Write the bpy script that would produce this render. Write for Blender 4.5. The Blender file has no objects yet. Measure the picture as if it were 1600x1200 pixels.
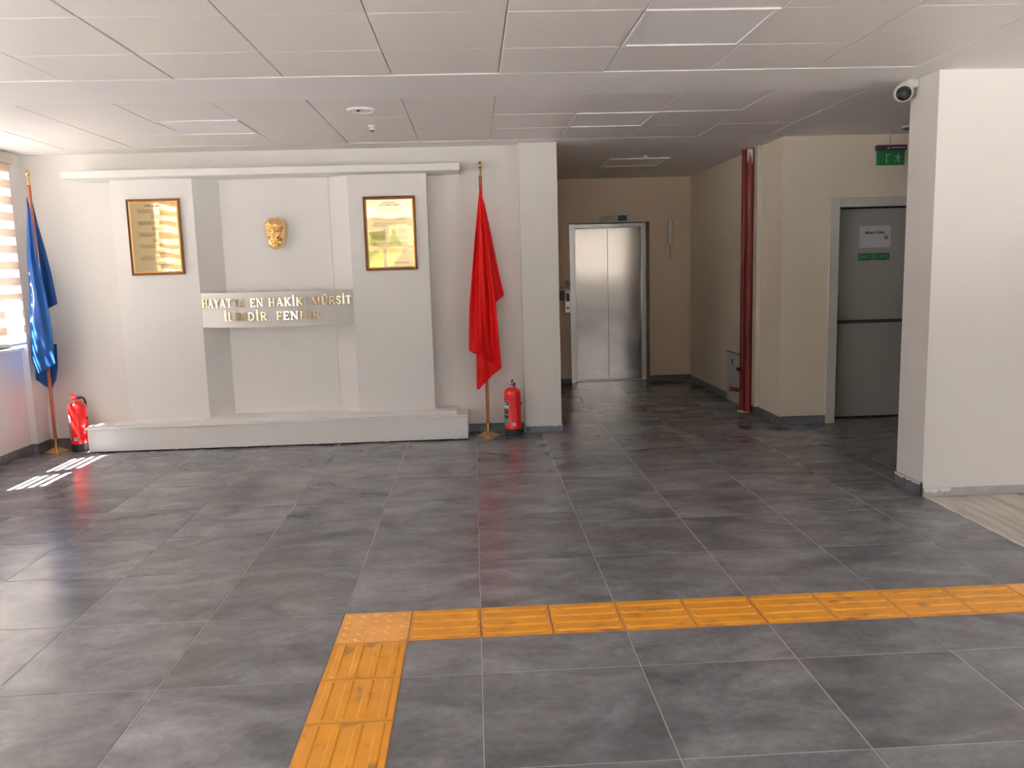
import bpy, bmesh, math, random
from mathutils import Vector, Matrix
random.seed(7)
PI = math.pi
SC = bpy.context.scene
COL = SC.collection

# ---------------------------------------------------------------- camera
CAM_F, CAM_P, CAM_Y, CAM_R = 1288.468, 0.138763, -0.0440307, -0.0275754
CAM_LOC = Vector((0.01395, -3.51133, 1.49655))
cy, sy = math.cos(CAM_Y), math.sin(CAM_Y)
fwd = Vector((-sy*math.cos(CAM_P), cy*math.cos(CAM_P), -math.sin(CAM_P)))
rgt = Vector((cy, sy, 0.0))
up = rgt.cross(fwd)
cr, sr = math.cos(CAM_R), math.sin(CAM_R)
rg2 = cr*rgt + sr*up
up2 = -sr*rgt + cr*up
cam_data = bpy.data.cameras.new('camera')
cam_data.sensor_fit = 'HORIZONTAL'
cam_data.sensor_width = 36.0
cam_data.lens = CAM_F*36.0/1600.0
cam_data.clip_start = 0.05
cam_data.clip_end = 400
cam = bpy.data.objects.new('camera', cam_data)
COL.objects.link(cam)
m = Matrix((rg2, up2, -fwd)).transposed().to_4x4()
m.translation = CAM_LOC
cam.matrix_world = m
SC.camera = cam

# ---------------------------------------------------------------- world, sun, exposure
W = bpy.data.worlds.new('world'); SC.world = W
W.use_nodes = True
wn = W.node_tree; wn.nodes.clear()
wo = wn.nodes.new('ShaderNodeOutputWorld'); wb = wn.nodes.new('ShaderNodeBackground')
sky = wn.nodes.new('ShaderNodeTexSky')
sky.sky_type = 'NISHITA'; sky.sun_disc = False
sky.sun_elevation = math.radians(58); sky.sun_rotation = math.radians(245)
sky.air_density = 1.0; sky.dust_density = 2.5; sky.ozone_density = 1.0
wmix = wn.nodes.new('ShaderNodeMixRGB'); wmix.inputs[0].default_value = 0.45
wmix.inputs[2].default_value = (2.2, 2.22, 2.28, 1)
wn.links.new(sky.outputs[0], wmix.inputs[1])
wn.links.new(wmix.outputs[0], wb.inputs[0])
wb.inputs[1].default_value = .42
wn.links.new(wb.outputs[0], wo.inputs[0])

sun_d = bpy.data.lights.new('sun', 'SUN'); sun_d.energy = 90.0; sun_d.angle = math.radians(0.6)
sun_d.color = (1.0, 0.98, 0.955)
sun = bpy.data.objects.new('sun', sun_d); COL.objects.link(sun)
sun.rotation_euler = Vector((0.505, 0.24, -1.0)).to_track_quat('-Z', 'Y').to_euler()

SC.view_settings.view_transform = 'Standard'
SC.view_settings.look = 'None'
SC.view_settings.gamma = 1.0
SC.view_settings.use_curve_mapping = False
SC.view_settings.exposure = .88
try:
    SC.cycles.use_denoising = True
    SC.cycles.max_bounces = 14
    SC.cycles.diffuse_bounces = 9
    SC.cycles.glossy_bounces = 6
    SC.cycles.transparent_max_bounces = 16
    SC.cycles.transmission_bounces = 8
    SC.cycles.sample_clamp_indirect = 6.0
    SC.cycles.caustics_reflective = False
    SC.cycles.caustics_refractive = False
except Exception:
    pass

def portal(loc, rot, sx, sy_):
    d = bpy.data.lights.new('window_portal', 'AREA'); d.shape = 'RECTANGLE'; d.size = sx; d.size_y = sy_
    try: d.cycles.is_portal = True
    except Exception: d.energy = 0
    o = bpy.data.objects.new('window_portal', d); COL.objects.link(o)
    o.location = loc; o.rotation_euler = rot
    return o

# ---------------------------------------------------------------- materials
def srgb(r, g, b):
    f = lambda c: (c/255/12.92) if c/255 <= .04045 else ((c/255+.055)/1.055)**2.4
    return (f(r), f(g), f(b), 1)

def mat(name, col, rough=0.5, metal=0.0, spec=0.5, noise=0.0, nscale=6.0, bump=0.0, bscale=60.0,
        alpha=None, coat=0.0, sheen=0.0, emit=None):
    m = bpy.data.materials.new(name); m.use_nodes = True
    nt = m.node_tree; b = nt.nodes['Principled BSDF']
    if len(col) == 3: col = (*col, 1)
    b.inputs['Base Color'].default_value = col
    b.inputs['Roughness'].default_value = rough
    b.inputs['Metallic'].default_value = metal
    b.inputs['Specular IOR Level'].default_value = spec
    b.inputs['Coat Weight'].default_value = coat
    b.inputs['Sheen Weight'].default_value = sheen
    tc = nt.nodes.new('ShaderNodeTexCoord')
    if noise > 0:
        n = nt.nodes.new('ShaderNodeTexNoise'); n.inputs['Scale'].default_value = nscale
        n.inputs['Detail'].default_value = 5
        nt.links.new(tc.outputs['Object'], n.inputs['Vector'])
        mr = nt.nodes.new('ShaderNodeMapRange')
        mr.inputs['From Min'].default_value = .25; mr.inputs['From Max'].default_value = .75
        mr.inputs['To Min'].default_value = 1-noise; mr.inputs['To Max'].default_value = 1+noise
        nt.links.new(n.outputs['Fac'], mr.inputs['Value'])
        vm = nt.nodes.new('ShaderNodeVectorMath'); vm.operation = 'SCALE'
        vm.inputs[0].default_value = col[:3]
        nt.links.new(mr.outputs[0], vm.inputs['Scale'])
        nt.links.new(vm.outputs[0], b.inputs['Base Color'])
    if bump > 0:
        n2 = nt.nodes.new('ShaderNodeTexNoise'); n2.inputs['Scale'].default_value = bscale
        n2.inputs['Detail'].default_value = 3
        nt.links.new(tc.outputs['Object'], n2.inputs['Vector'])
        bp = nt.nodes.new('ShaderNodeBump'); bp.inputs['Strength'].default_value = bump
        bp.inputs['Distance'].default_value = 0.002
        nt.links.new(n2.outputs['Fac'], bp.inputs['Height'])
        nt.links.new(bp.outputs[0], b.inputs['Normal'])
    return m

M = {}
M['wall'] = mat('cream_wall_paint', (0.735, 0.715, 0.69), .55, noise=.015, nscale=2, bump=.15, bscale=90)
M['wall_hall'] = mat('beige_corridor_wall', (0.72, 0.58, 0.45), .5, noise=.02, nscale=2, bump=.15, bscale=90)  # browner tone than the cream walls, for the elevator end
M['wall_beige'] = mat('pale_beige_wall', (0.79, 0.71, 0.60), .5, noise=.015, nscale=2, bump=.15, bscale=90)  # paler beige tone for the corridor sides and the exit door side
M['wall_white'] = mat('white_wall_paint', (0.78, 0.77, 0.765), .5, noise=.015, nscale=2, bump=.15, bscale=90)
M['plaster'] = mat('white_ceiling_plaster', (0.88, 0.86, 0.845), .7, noise=.01, nscale=3)
M['ceil_tile'] = mat('white_metal_ceiling_tile', (0.83, 0.80, 0.78), .42, noise=.01, nscale=2)
M['ceil_gap'] = mat('ceiling_joint_shadow', (0.18, 0.17, 0.16), .8)
M['lacquer'] = mat('offwhite_lacquered_board', (0.765, 0.75, 0.735), .38, noise=.008, nscale=3)
M['grout'] = mat('grey_floor_grout', (0.36, 0.35, 0.345), .8)
M['skirt'] = mat('dark_grey_skirting_tile', (0.15, 0.15, 0.165), .35, noise=.35, nscale=9)
M['skirt_blue'] = mat('blue_grey_skirting_tile', (0.17, 0.185, 0.22), .35, noise=.3, nscale=9)
M['skirt_light'] = mat('light_grey_laminate_skirting', (0.42, 0.42, 0.42), .4, noise=.12, nscale=12)
M['smear'] = mat('white_paint_smear', (0.74, 0.74, 0.73), .6)
M['caulk'] = mat('pale_caulk', (0.6, 0.58, 0.54), .7)
M['frame_wood'] = mat('dark_brown_picture_frame', (0.17, 0.06, 0.022), .3, noise=.3, nscale=40, coat=.3)
M['gold_trim'] = mat('gold_leaf_trim', (0.78, 0.50, 0.20), .3, metal=.9, bump=.6, bscale=200)
M['gold'] = mat('polished_gold', (0.86, 0.56, 0.25), .2, metal=1.0)
M['gold_letter'] = mat('gold_mirror_letters', (0.88, 0.68, 0.40), .16, metal=1.0)
M['brass'] = mat('brass', (0.62, 0.40, 0.15), .25, metal=1.0)
M['ink'] = mat('brown_engraved_ink', (0.10, 0.055, 0.02), .6)
M['black'] = mat('black_plastic', (0.012, 0.012, 0.014), .4)
M['lens'] = mat('black_glass_lens', (0.006, 0.006, 0.008), .08, coat=.6)
M['white_plastic'] = mat('white_plastic', (0.74, 0.74, 0.72), .35)
M['cord'] = mat('grey_white_cord', (0.45, 0.42, 0.40), .5)
M['pole'] = mat('reddish_brown_wood_pole', (0.30, 0.085, 0.035), .35, noise=.2, nscale=30, coat=.2)
M['red_enamel'] = mat('glossy_red_enamel', (0.62, 0.008, 0.008), .16, coat=.5)
M['red_pipe'] = mat('red_painted_pipe', (0.13, 0.005, 0.004), .55, noise=.02, nscale=20)
M['skirt_rubber'] = mat('black_rubber_foot', (0.012, 0.012, 0.014), .45)
M['steel'] = mat('satin_steel', (0.55, 0.55, 0.55), .3, metal=1.0)
M['door_paint'] = mat('warm_grey_door_paint', (0.43, 0.42, 0.40), .42, noise=.02, nscale=2)
M['door_frame'] = mat('grey_beige_door_frame', (0.62, 0.60, 0.57), .4)
M['bar_dark'] = mat('dark_grey_push_bar', (0.09, 0.085, 0.085), .35)
M['paper'] = mat('white_paper', (0.68, 0.68, 0.74), .7)
M['print'] = mat('black_print', (0.02, 0.02, 0.02), .7)
M['print_grey'] = mat('grey_print', (0.28, 0.29, 0.28), .7)
M['green_sign'] = mat('green_sign_vinyl', (0.008, 0.14, 0.042), .35)
M['sign_white'] = mat('pale_green_white_print', (0.30, 0.46, 0.34), .5)
M['purple'] = mat('dark_purple_housing', (0.055, 0.012, 0.075), .4)
M['lavender'] = mat('lavender_print', (0.42, 0.36, 0.46), .5)
M['blue_label'] = mat('blue_label', (0.0, 0.07, 0.19), .4)
M['label_white'] = mat('pale_label', (0.52, 0.50, 0.50), .5)
M['panel_grey'] = mat('light_grey_access_panel', (0.52, 0.52, 0.50), .45, noise=.05, nscale=5)
M['diffuser'] = mat('milky_light_diffuser', (0.90, 0.89, 0.92), .3)
M['white_metal'] = mat('white_metal_trim', (0.84, 0.83, 0.81), .35)
M['pvc'] = mat('white_pvc_window_frame', (0.80, 0.80, 0.79), .35)
M['concrete'] = mat('exterior_concrete', (0.45, 0.43, 0.40), .8, noise=.1, nscale=3)
M['shaft'] = mat('dark_shaft', (0.05, 0.045, 0.04), .7)
M['emblem'] = mat('white_emblem_print', (0.80, 0.84, 0.90), .7)
M['conduit'] = mat('cream_conduit', (0.62, 0.57, 0.50), .5)

# polished gold plaque with slight waviness
def plaque_mat():
    m = mat('polished_gold_plaque', (0.66, 0.52, 0.30), .03, metal=1.0)
    nt = m.node_tree; b = nt.nodes['Principled BSDF']
    tc = nt.nodes.new('ShaderNodeTexCoord')
    n = nt.nodes.new('ShaderNodeTexNoise'); n.inputs['Scale'].default_value = 3.2; n.inputs['Detail'].default_value = 1
    nt.links.new(tc.outputs['Object'], n.inputs['Vector'])
    bp = nt.nodes.new('ShaderNodeBump'); bp.inputs['Strength'].default_value = .14; bp.inputs['Distance'].default_value = .012
    nt.links.new(n.outputs['Fac'], bp.inputs['Height']); nt.links.new(bp.outputs[0], b.inputs['Normal'])
    return m
M['plaque'] = plaque_mat()

def lift_mat():
    m = mat('brushed_lift_steel', (0.44, 0.435, 0.42), .30, metal=1.0)
    nt = m.node_tree; b = nt.nodes['Principled BSDF']
    tc = nt.nodes.new('ShaderNodeTexCoord')
    mp = nt.nodes.new('ShaderNodeMapping'); mp.inputs['Scale'].default_value = (400, 1, .5)
    nt.links.new(tc.outputs['Object'], mp.inputs[0])
    n = nt.nodes.new('ShaderNodeTexNoise'); n.inputs['Scale'].default_value = 3; n.inputs['Detail'].default_value = 3
    nt.links.new(mp.outputs[0], n.inputs['Vector'])
    mr = nt.nodes.new('ShaderNodeMapRange'); mr.inputs['To Min'].default_value = .07; mr.inputs['To Max'].default_value = .10
    nt.links.new(n.outputs['Fac'], mr.inputs['Value']); b.inputs['Roughness'].default_value = .115
    n2 = nt.nodes.new('ShaderNodeTexNoise'); n2.inputs['Scale'].default_value = 2.2; n2.inputs['Detail'].default_value = 0
    nt.links.new(tc.outputs['Object'], n2.inputs['Vector'])
    bp = nt.nodes.new('ShaderNodeBump'); bp.inputs['Strength'].default_value = .16; bp.inputs['Distance'].default_value = .012
    nt.links.new(n2.outputs['Fac'], bp.inputs['Height']); nt.links.new(bp.outputs[0], b.inputs['Normal'])
    return m
M['lift'] = lift_mat()

def tile_mat():
    m = bpy.data.materials.new('dark_grey_porcelain_tile'); m.use_nodes = True
    nt = m.node_tree; b = nt.nodes['Principled BSDF']; L = nt.links.new
    tc = nt.nodes.new('ShaderNodeTexCoord'); oi = nt.nodes.new('ShaderNodeObjectInfo')
    sc = nt.nodes.new('ShaderNodeVectorMath'); sc.operation = 'SCALE'
    cmb = nt.nodes.new('ShaderNodeCombineXYZ')
    for i, k in enumerate((37.0, 91.0, 53.0)):
        mm = nt.nodes.new('ShaderNodeMath'); mm.operation = 'MULTIPLY'; mm.inputs[1].default_value = k
        L(oi.outputs['Random'], mm.inputs[0]); L(mm.outputs[0], cmb.inputs[i])
    add = nt.nodes.new('ShaderNodeVectorMath'); add.operation = 'ADD'
    L(tc.outputs['Object'], add.inputs[0]); L(cmb.outputs[0], add.inputs[1])
    def noise(scale, detail, sx=1, sy_=1, dist=0.0, rough=.55):
        mp = nt.nodes.new('ShaderNodeMapping'); mp.inputs['Scale'].default_value = (sx, sy_, 1)
        L(add.outputs[0], mp.inputs[0])
        n = nt.nodes.new('ShaderNodeTexNoise'); n.inputs['Scale'].default_value = scale
        n.inputs['Detail'].default_value = detail; n.inputs['Distortion'].default_value = dist
        n.inputs['Roughness'].default_value = rough
        L(mp.outputs[0], n.inputs['Vector']); return n
    n1 = noise(2.1, 7, 1, 1.7, .9, .58)
    n2 = noise(4.2, 6, .8, 1.5, .4, .58)
    n3 = noise(160, 2)
    r1 = nt.nodes.new('ShaderNodeValToRGB')
    r1.color_ramp.elements[0].position = .28; r1.color_ramp.elements[0].color = (0.100, 0.099, 0.108, 1)
    r1.color_ramp.elements[1].position = .74; r1.color_ramp.elements[1].color = (0.250, 0.250, 0.266, 1)
    L(n1.outputs['Fac'], r1.inputs[0])
    def fac(n, a, c, lo=.25, hi=.75):
        q = nt.nodes.new('ShaderNodeMapRange'); q.inputs['From Min'].default_value = lo; q.inputs['From Max'].default_value = hi
        q.inputs['To Min'].default_value = a; q.inputs['To Max'].default_value = c
        L(n.outputs['Fac'], q.inputs['Value']); return q
    n4 = noise(26, 6, 1, 1, .2, .7)
    cur = r1.outputs[0]
    for q in (fac(n2, .68, 1.30), fac(n4, .80, 1.20), fac(n3, .95, 1.05)):
        v = nt.nodes.new('ShaderNodeVectorMath'); v.operation = 'SCALE'
        L(cur, v.inputs[0]); L(q.outputs[0], v.inputs['Scale']); cur = v.outputs[0]
    # per tile tone
    hs = nt.nodes.new('ShaderNodeHueSaturation'); mr = nt.nodes.new('ShaderNodeMapRange')
    mr.inputs['To Min'].default_value = .88; mr.inputs['To Max'].default_value = 1.12
    L(oi.outputs['Random'], mr.inputs['Value']); L(mr.outputs[0], hs.inputs['Value']); L(cur, hs.inputs['Color'])
    L(hs.outputs[0], b.inputs['Base Color'])
    rr = nt.nodes.new('ShaderNodeMapRange'); rr.inputs['To Min'].default_value = .17; rr.inputs['To Max'].default_value = .34
    L(n2.outputs['Fac'], rr.inputs['Value']); b.inputs['Roughness'].default_value = .22
    bp = nt.nodes.new('ShaderNodeBump'); bp.inputs['Strength'].default_value = .04; bp.inputs['Distance'].default_value = .002
    L(n1.outputs['Fac'], bp.inputs['Height']); L(bp.outputs[0], b.inputs['Normal'])
    return m
M['tile'] = tile_mat()

def laminate_mat():
    m = bpy.data.materials.new('pale_oak_laminate'); m.use_nodes = True
    nt = m.node_tree; b = nt.nodes['Principled BSDF']; L = nt.links.new
    tc = nt.nodes.new('ShaderNodeTexCoord'); oi = nt.nodes.new('ShaderNodeObjectInfo')
    mp = nt.nodes.new('ShaderNodeMapping'); mp.inputs['Scale'].default_value = (9, .8, 1)
    cmb = nt.nodes.new('ShaderNodeCombineXYZ'); mm = nt.nodes.new('ShaderNodeMath'); mm.operation = 'MULTIPLY'; mm.inputs[1].default_value = 77
    L(oi.outputs['Random'], mm.inputs[0]); L(mm.outputs[0], cmb.inputs[0]); L(mm.outputs[0], cmb.inputs[1])
    add = nt.nodes.new('ShaderNodeVectorMath'); add.operation = 'ADD'
    L(tc.outputs['Object'], add.inputs[0]); L(cmb.outputs[0], add.inputs[1]); L(add.outputs[0], mp.inputs[0])
    n = nt.nodes.new('ShaderNodeTexNoise'); n.inputs['Scale'].default_value = 2.5; n.inputs['Detail'].default_value = 6; n.inputs['Distortion'].default_value = .5
    L(mp.outputs[0], n.inputs['Vector'])
    r = nt.nodes.new('ShaderNodeValToRGB')
    r.color_ramp.elements[0].position = .3; r.color_ramp.elements[0].color = (0.36, 0.31, 0.275, 1)
    r.color_ramp.elements[1].position = .65; r.color_ramp.elements[1].color = (0.55, 0.50, 0.45, 1)
    L(n.outputs['Fac'], r.inputs[0]); L(r.outputs[0], b.inputs['Base Color'])
    b.inputs['Roughness'].default_value = .35
    return m
M['laminate'] = laminate_mat()

def tactile_mat():
    m = bpy.data.materials.new('worn_yellow_tactile_rubber'); m.use_nodes = True
    nt = m.node_tree; b = nt.nodes['Principled BSDF']; L = nt.links.new
    tc = nt.nodes.new('ShaderNodeTexCoord'); oi = nt.nodes.new('ShaderNodeObjectInfo')
    cmb = nt.nodes.new('ShaderNodeCombineXYZ'); mm = nt.nodes.new('ShaderNodeMath'); mm.operation = 'MULTIPLY'; mm.inputs[1].default_value = 50
    L(oi.outputs['Random'], mm.inputs[0]); L(mm.outputs[0], cmb.inputs[0]); L(mm.outputs[0], cmb.inputs[1])
    add = nt.nodes.new('ShaderNodeVectorMath'); add.operation = 'ADD'
    L(tc.outputs['Object'], add.inputs[0]); L(cmb.outputs[0], add.inputs[1])
    n = nt.nodes.new('ShaderNodeTexNoise'); n.inputs['Scale'].default_value = 9; n.inputs['Detail'].default_value = 6
    L(add.outputs[0], n.inputs['Vector'])
    r = nt.nodes.new('ShaderNodeValToRGB')
    e = r.color_ramp.elements
    e[0].position = .30; e[0].color = (0.24, 0.10, 0.035, 1)
    e[1].position = .42; e[1].color = (0.50, 0.200, 0.010, 1)
    x = e.new(.7); x.color = (0.56, 0.240, 0.012, 1)
    L(n.outputs['Fac'], r.inputs[0]); L(r.outputs[0], b.inputs['Base Color'])
    b.inputs['Roughness'].default_value = .42
    return m
M['tactile'] = tactile_mat()
M['tactile_joint'] = mat('dirty_tactile_joint', (0.26, 0.12, 0.06), .7)
M['tactile_pale'] = mat('pale_orange_tactile_rubber', (0.62, 0.29, 0.07), .45, noise=.12, nscale=12)

def cloth_mat(name, col, rough=.45, trans=.25):
    m = bpy.data.materials.new(name); m.use_nodes = True
    nt = m.node_tree; b = nt.nodes['Principled BSDF']; L = nt.links.new
    b.inputs['Base Color'].default_value = (*col, 1); b.inputs['Roughness'].default_value = rough
    b.inputs['Specular IOR Level'].default_value = .15
    tc = nt.nodes.new('ShaderNodeTexCoord'); w = nt.nodes.new('ShaderNodeTexNoise'); w.inputs['Scale'].default_value = 400
    L(tc.outputs['Object'], w.inputs['Vector'])
    bp = nt.nodes.new('ShaderNodeBump'); bp.inputs['Strength'].default_value = .1; bp.inputs['Distance'].default_value = .001
    L(w.outputs['Fac'], bp.inputs['Height']); L(bp.outputs[0], b.inputs['Normal'])
    t = nt.nodes.new('ShaderNodeBsdfTranslucent'); t.inputs[0].default_value = (*col, 1)
    mx = nt.nodes.new('ShaderNodeMixShader'); mx.inputs[0].default_value = trans
    out = nt.nodes['Material Output']
    L(b.outputs[0], mx.inputs[1]); L(t.outputs[0], mx.inputs[2]); L(mx.outputs[0], out.inputs[0])
    return m
M['red_cloth'] = cloth_mat('red_satin_flag_cloth', (0.62, 0.004, 0.004))
M['blue_cloth'] = cloth_mat('blue_satin_flag_cloth', (0.020, 0.082, 0.27))

def fabric(name, col, transl, transp):
    m = bpy.data.materials.new(name); m.use_nodes = True
    nt = m.node_tree; nt.nodes.clear(); L = nt.links.new
    o = nt.nodes.new('ShaderNodeOutputMaterial')
    d = nt.nodes.new('ShaderNodeBsdfDiffuse'); d.inputs[0].default_value = (*col, 1)
    t = nt.nodes.new('ShaderNodeBsdfTranslucent'); t.inputs[0].default_value = (*col, 1)
    p = nt.nodes.new('ShaderNodeBsdfTransparent')
    a = nt.nodes.new('ShaderNodeMixShader'); a.inputs[0].default_value = transl
    c = nt.nodes.new('ShaderNodeMixShader'); c.inputs[0].default_value = transp
    L(d.outputs[0], a.inputs[1]); L(t.outputs[0], a.inputs[2]); L(a.outputs[0], c.inputs[1]); L(p.outputs[0], c.inputs[2]); L(c.outputs[0], o.inputs[0])
    return m
M['blind_solid'] = fabric('beige_blind_fabric', (0.72, 0.62, 0.55), .45, 0.0)
M['blind_sheer'] = fabric('sheer_blind_mesh', (0.92, 0.90, 0.87), .6, .86)

def glass_mat():
    m = bpy.data.materials.new('clear_window_glass'); m.use_nodes = True
    nt = m.node_tree; nt.nodes.clear(); L = nt.links.new
    o = nt.nodes.new('ShaderNodeOutputMaterial')
    g = nt.nodes.new('ShaderNodeBsdfGlossy'); g.inputs['Roughness'].default_value = .02
    p = nt.nodes.new('ShaderNodeBsdfTransparent'); p.inputs[0].default_value = (.965, .965, .96, 1)
    f = nt.nodes.new('ShaderNodeFresnel'); f.inputs[0].default_value = 1.45
    x = nt.nodes.new('ShaderNodeMixShader')
    ge = nt.nodes.new('ShaderNodeNewGeometry'); lw = nt.nodes.new('ShaderNodeMath'); lw.operation = 'SUBTRACT'; lw.inputs[0].default_value = 1
    mu = nt.nodes.new('ShaderNodeMath'); mu.operation = 'MULTIPLY'
    L(ge.outputs['Backfacing'], lw.inputs[1]); L(lw.outputs[0], mu.inputs[0]); L(f.outputs[0], mu.inputs[1])
    L(mu.outputs[0], x.inputs[0]); L(p.outputs[0], x.inputs[1]); L(g.outputs[0], x.inputs[2]); L(x.outputs[0], o.inputs[0])
    return m
M['glass'] = glass_mat()

def ground_mat():
    return mat('outdoor_lawn', (0.16, 0.20, 0.07), .9, noise=.3, nscale=.7)
M['lawn'] = ground_mat()
M['foliage'] = mat('tree_foliage', (0.10, 0.12, 0.05), .8, noise=.4, nscale=3)
M['bark'] = mat('tree_bark', (0.10, 0.07, 0.05), .9)
M['paving'] = mat('outdoor_paving', (0.71, 0.695, 0.67), .85, noise=.1, nscale=2)

# ---------------------------------------------------------------- mesh helpers
class MB:
    def __init__(s): s.bm = bmesh.new()
    def box(s, x0, x1, y0, y1, z0, z1, bev=0.0):
        vs = [s.bm.verts.new((x, y, z)) for z in (z0, z1) for y in (y0, y1) for x in (x0, x1)]
        fs = [(0, 2, 3, 1), (4, 5, 7, 6), (0, 1, 5, 4), (2, 6, 7, 3), (0, 4, 6, 2), (1, 3, 7, 5)]
        faces = [s.bm.faces.new([vs[i] for i in f]) for f in fs]
        if bev > 0:
            es = list({e for f in faces for e in f.edges})
            bmesh.ops.bevel(s.bm, geom=es, offset=bev, segments=2, affect='EDGES', profile=.5)
        return s
    def prism(s, pts, z0, z1):
        n = len(pts)
        a = [s.bm.verts.new((p[0], p[1], z0)) for p in pts]; b = [s.bm.verts.new((p[0], p[1], z1)) for p in pts]
        s.bm.faces.new(a[::-1]); s.bm.faces.new(b)
        for i in range(n):
            j = (i+1) % n; s.bm.faces.new((a[i], a[j], b[j], b[i]))
        return s
    def prism_y(s, pts, y0, y1):     # pts in (x, z)
        n = len(pts)
        a = [s.bm.verts.new((p[0], y0, p[1])) for p in pts]; b = [s.bm.verts.new((p[0], y1, p[1])) for p in pts]
        s.bm.faces.new(a); s.bm.faces.new(b[::-1])
        for i in range(n):
            j = (i+1) % n; s.bm.faces.new((a[j], a[i], b[i], b[j]))
        return s
    def lathe(s, prof, seg=32, c=(0, 0, 0), axis='Z', cap=True):
        rings = []
        for r, h in prof:
            ring = []
            for k in range(seg):
                a = 2*PI*k/seg
                x, y = r*math.cos(a), r*math.sin(a)
                if axis == 'Z': p = (c[0]+x, c[1]+y, c[2]+h)
                elif axis == 'Y': p = (c[0]+x, c[1]+h, c[2]+y)
                else: p = (c[0]+h, c[1]+x, c[2]+y)
                ring.append(s.bm.verts.new(p))
            rings.append(ring)
        for a, b in zip(rings, rings[1:]):
            for k in range(seg):
                j = (k+1) % seg
                s.bm.faces.new((a[k], a[j], b[j], b[k]))
        if cap:
            s.bm.faces.new(rings[0][::-1]); s.bm.faces.new(rings[-1])
        return s
    def tube(s, pts, r, seg=10):
        pts = [Vector(p) for p in pts]; rings = []
        rs = r if isinstance(r, (list, tuple)) else [r]*len(pts)
        prev = None
        for i, p in enumerate(pts):
            t = (pts[min(i+1, len(pts)-1)]-pts[max(i-1, 0)]).normalized()
            if prev is None:
                u = t.orthogonal().normalized()
            else:
                u = (prev-t*prev.dot(t)).normalized()
            prev = u; v = t.cross(u)
            rings.append([s.bm.verts.new(p+(u*math.cos(2*PI*k/seg)+v*math.sin(2*PI*k/seg))*rs[i]) for k in range(seg)])
        for a, b in zip(rings, rings[1:]):
            for k in range(seg):
                j = (k+1) % seg; s.bm.faces.new((a[k], a[j], b[j], b[k]))
        s.bm.faces.new(rings[0][::-1]); s.bm.faces.new(rings[-1])
        return s
    def grid(s, fn, nu, nv):
        g = [[s.bm.verts.new(fn(i/nu, j/nv)) for i in range(nu+1)] for j in range(nv+1)]
        for j in range(nv):
            for i in range(nu):
                s.bm.faces.new((g[j][i], g[j][i+1], g[j+1][i+1], g[j+1][i]))
        return s
    def build(s, name, m, parent=None, smooth=False, origin=None, **tags):
        bmesh.ops.recalc_face_normals(s.bm, faces=s.bm.faces[:])
        P = Vector((0, 0, 0))
        q = parent
        while q is not None:
            P = P+q.location; q = q.parent
        vs = s.bm.verts
        if origin is None:
            if parent is not None and len(vs):
                lo = Vector([min(v.co[i] for v in vs) for i in range(3)]); hi = Vector([max(v.co[i] for v in vs) for i in range(3)])
                O = (lo+hi)/2
            else: O = Vector((0, 0, 0))
        else: O = Vector(origin)
        for v in vs: v.co -= O
        me = bpy.data.meshes.new(name); s.bm.to_mesh(me); s.bm.free()
        mats = m if isinstance(m, (list, tuple)) else [m]
        for k in mats: me.materials.append(M[k] if isinstance(k, str) else k)
        if smooth:
            for p in me.polygons: p.use_smooth = True
        o = bpy.data.objects.new(name, me); COL.objects.link(o)
        o.location = O-P
        if parent is not None: o.parent = parent
        for k, v in tags.items(): o[k] = v
        return o

def smooth_by_angle(o, deg=35):
    me = o.data
    for p in me.polygons: p.use_smooth = True
    bm = bmesh.new(); bm.from_mesh(me)
    for e in bm.edges:
        if len(e.link_faces) == 2 and e.calc_face_angle(0) > math.radians(deg): e.smooth = False
    bm.to_mesh(me); bm.free()
    return o

def thing(name, label, cat, loc=(0, 0, 0), group=None):
    o = bpy.data.objects.new(name, None); COL.objects.link(o); o.location = loc
    o.empty_display_size = .1
    o['label'] = label; o['category'] = cat
    if group: o['group'] = group
    return o
def tag(o, label, cat, group=None):
    o['label'] = label; o['category'] = cat
    if group: o['group'] = group
    return o
def struct_empty(name, loc=(0, 0, 0)):
    o = bpy.data.objects.new(name, None); COL.objects.link(o); o.location = loc; o['kind'] = 'structure'
    return o
def inst(src, loc, parent):
    c = src.copy(); COL.objects.link(c); c.parent = parent; c.location = loc
    return c

def text_mesh(s, size, depth=.0006, align='CENTER', xscale=1.0, spacing=1.0, res=2, bold=0.0, line=1.0):
    cu = bpy.data.curves.new('t', 'FONT'); cu.body = s; cu.size = size; cu.extrude = depth
    cu.align_x = align; cu.align_y = 'CENTER'; cu.resolution_u = res; cu.space_character = spacing
    cu.offset = bold; cu.space_line = line
    ob = bpy.data.objects.new('t', cu); COL.objects.link(ob)
    dg = bpy.context.evaluated_depsgraph_get(); dg.update()
    me = bpy.data.meshes.new_from_object(ob.evaluated_get(dg))
    bpy.data.objects.remove(ob); bpy.data.curves.remove(cu)
    for v in me.vertices: v.co.x *= xscale
    return me
def text_obj(name, s, size, m, parent, pos, rot='XZ', **k):
    me = text_mesh(s, size, **k)
    # text lies in XY plane facing +Z; turn it upright facing -Y
    R = Matrix.Rotation(PI/2, 4, 'X') if rot == 'XZ' else rot
    me.transform(R)
    me.materials.clear(); me.materials.append(M[m])
    me.name = name
    o = bpy.data.objects.new(name, me); COL.objects.link(o)
    P = Vector((0, 0, 0)); q = parent
    while q is not None: P = P+q.location; q = q.parent
    o.location = Vector(pos)-P; o.parent = parent
    return o

# ================================================================ SETTING
XL = -3.93      # left wall face
CZ = 2.59       # ceiling
YB = -6.5       # glazed wall behind the camera
XR = 5.5

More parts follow.
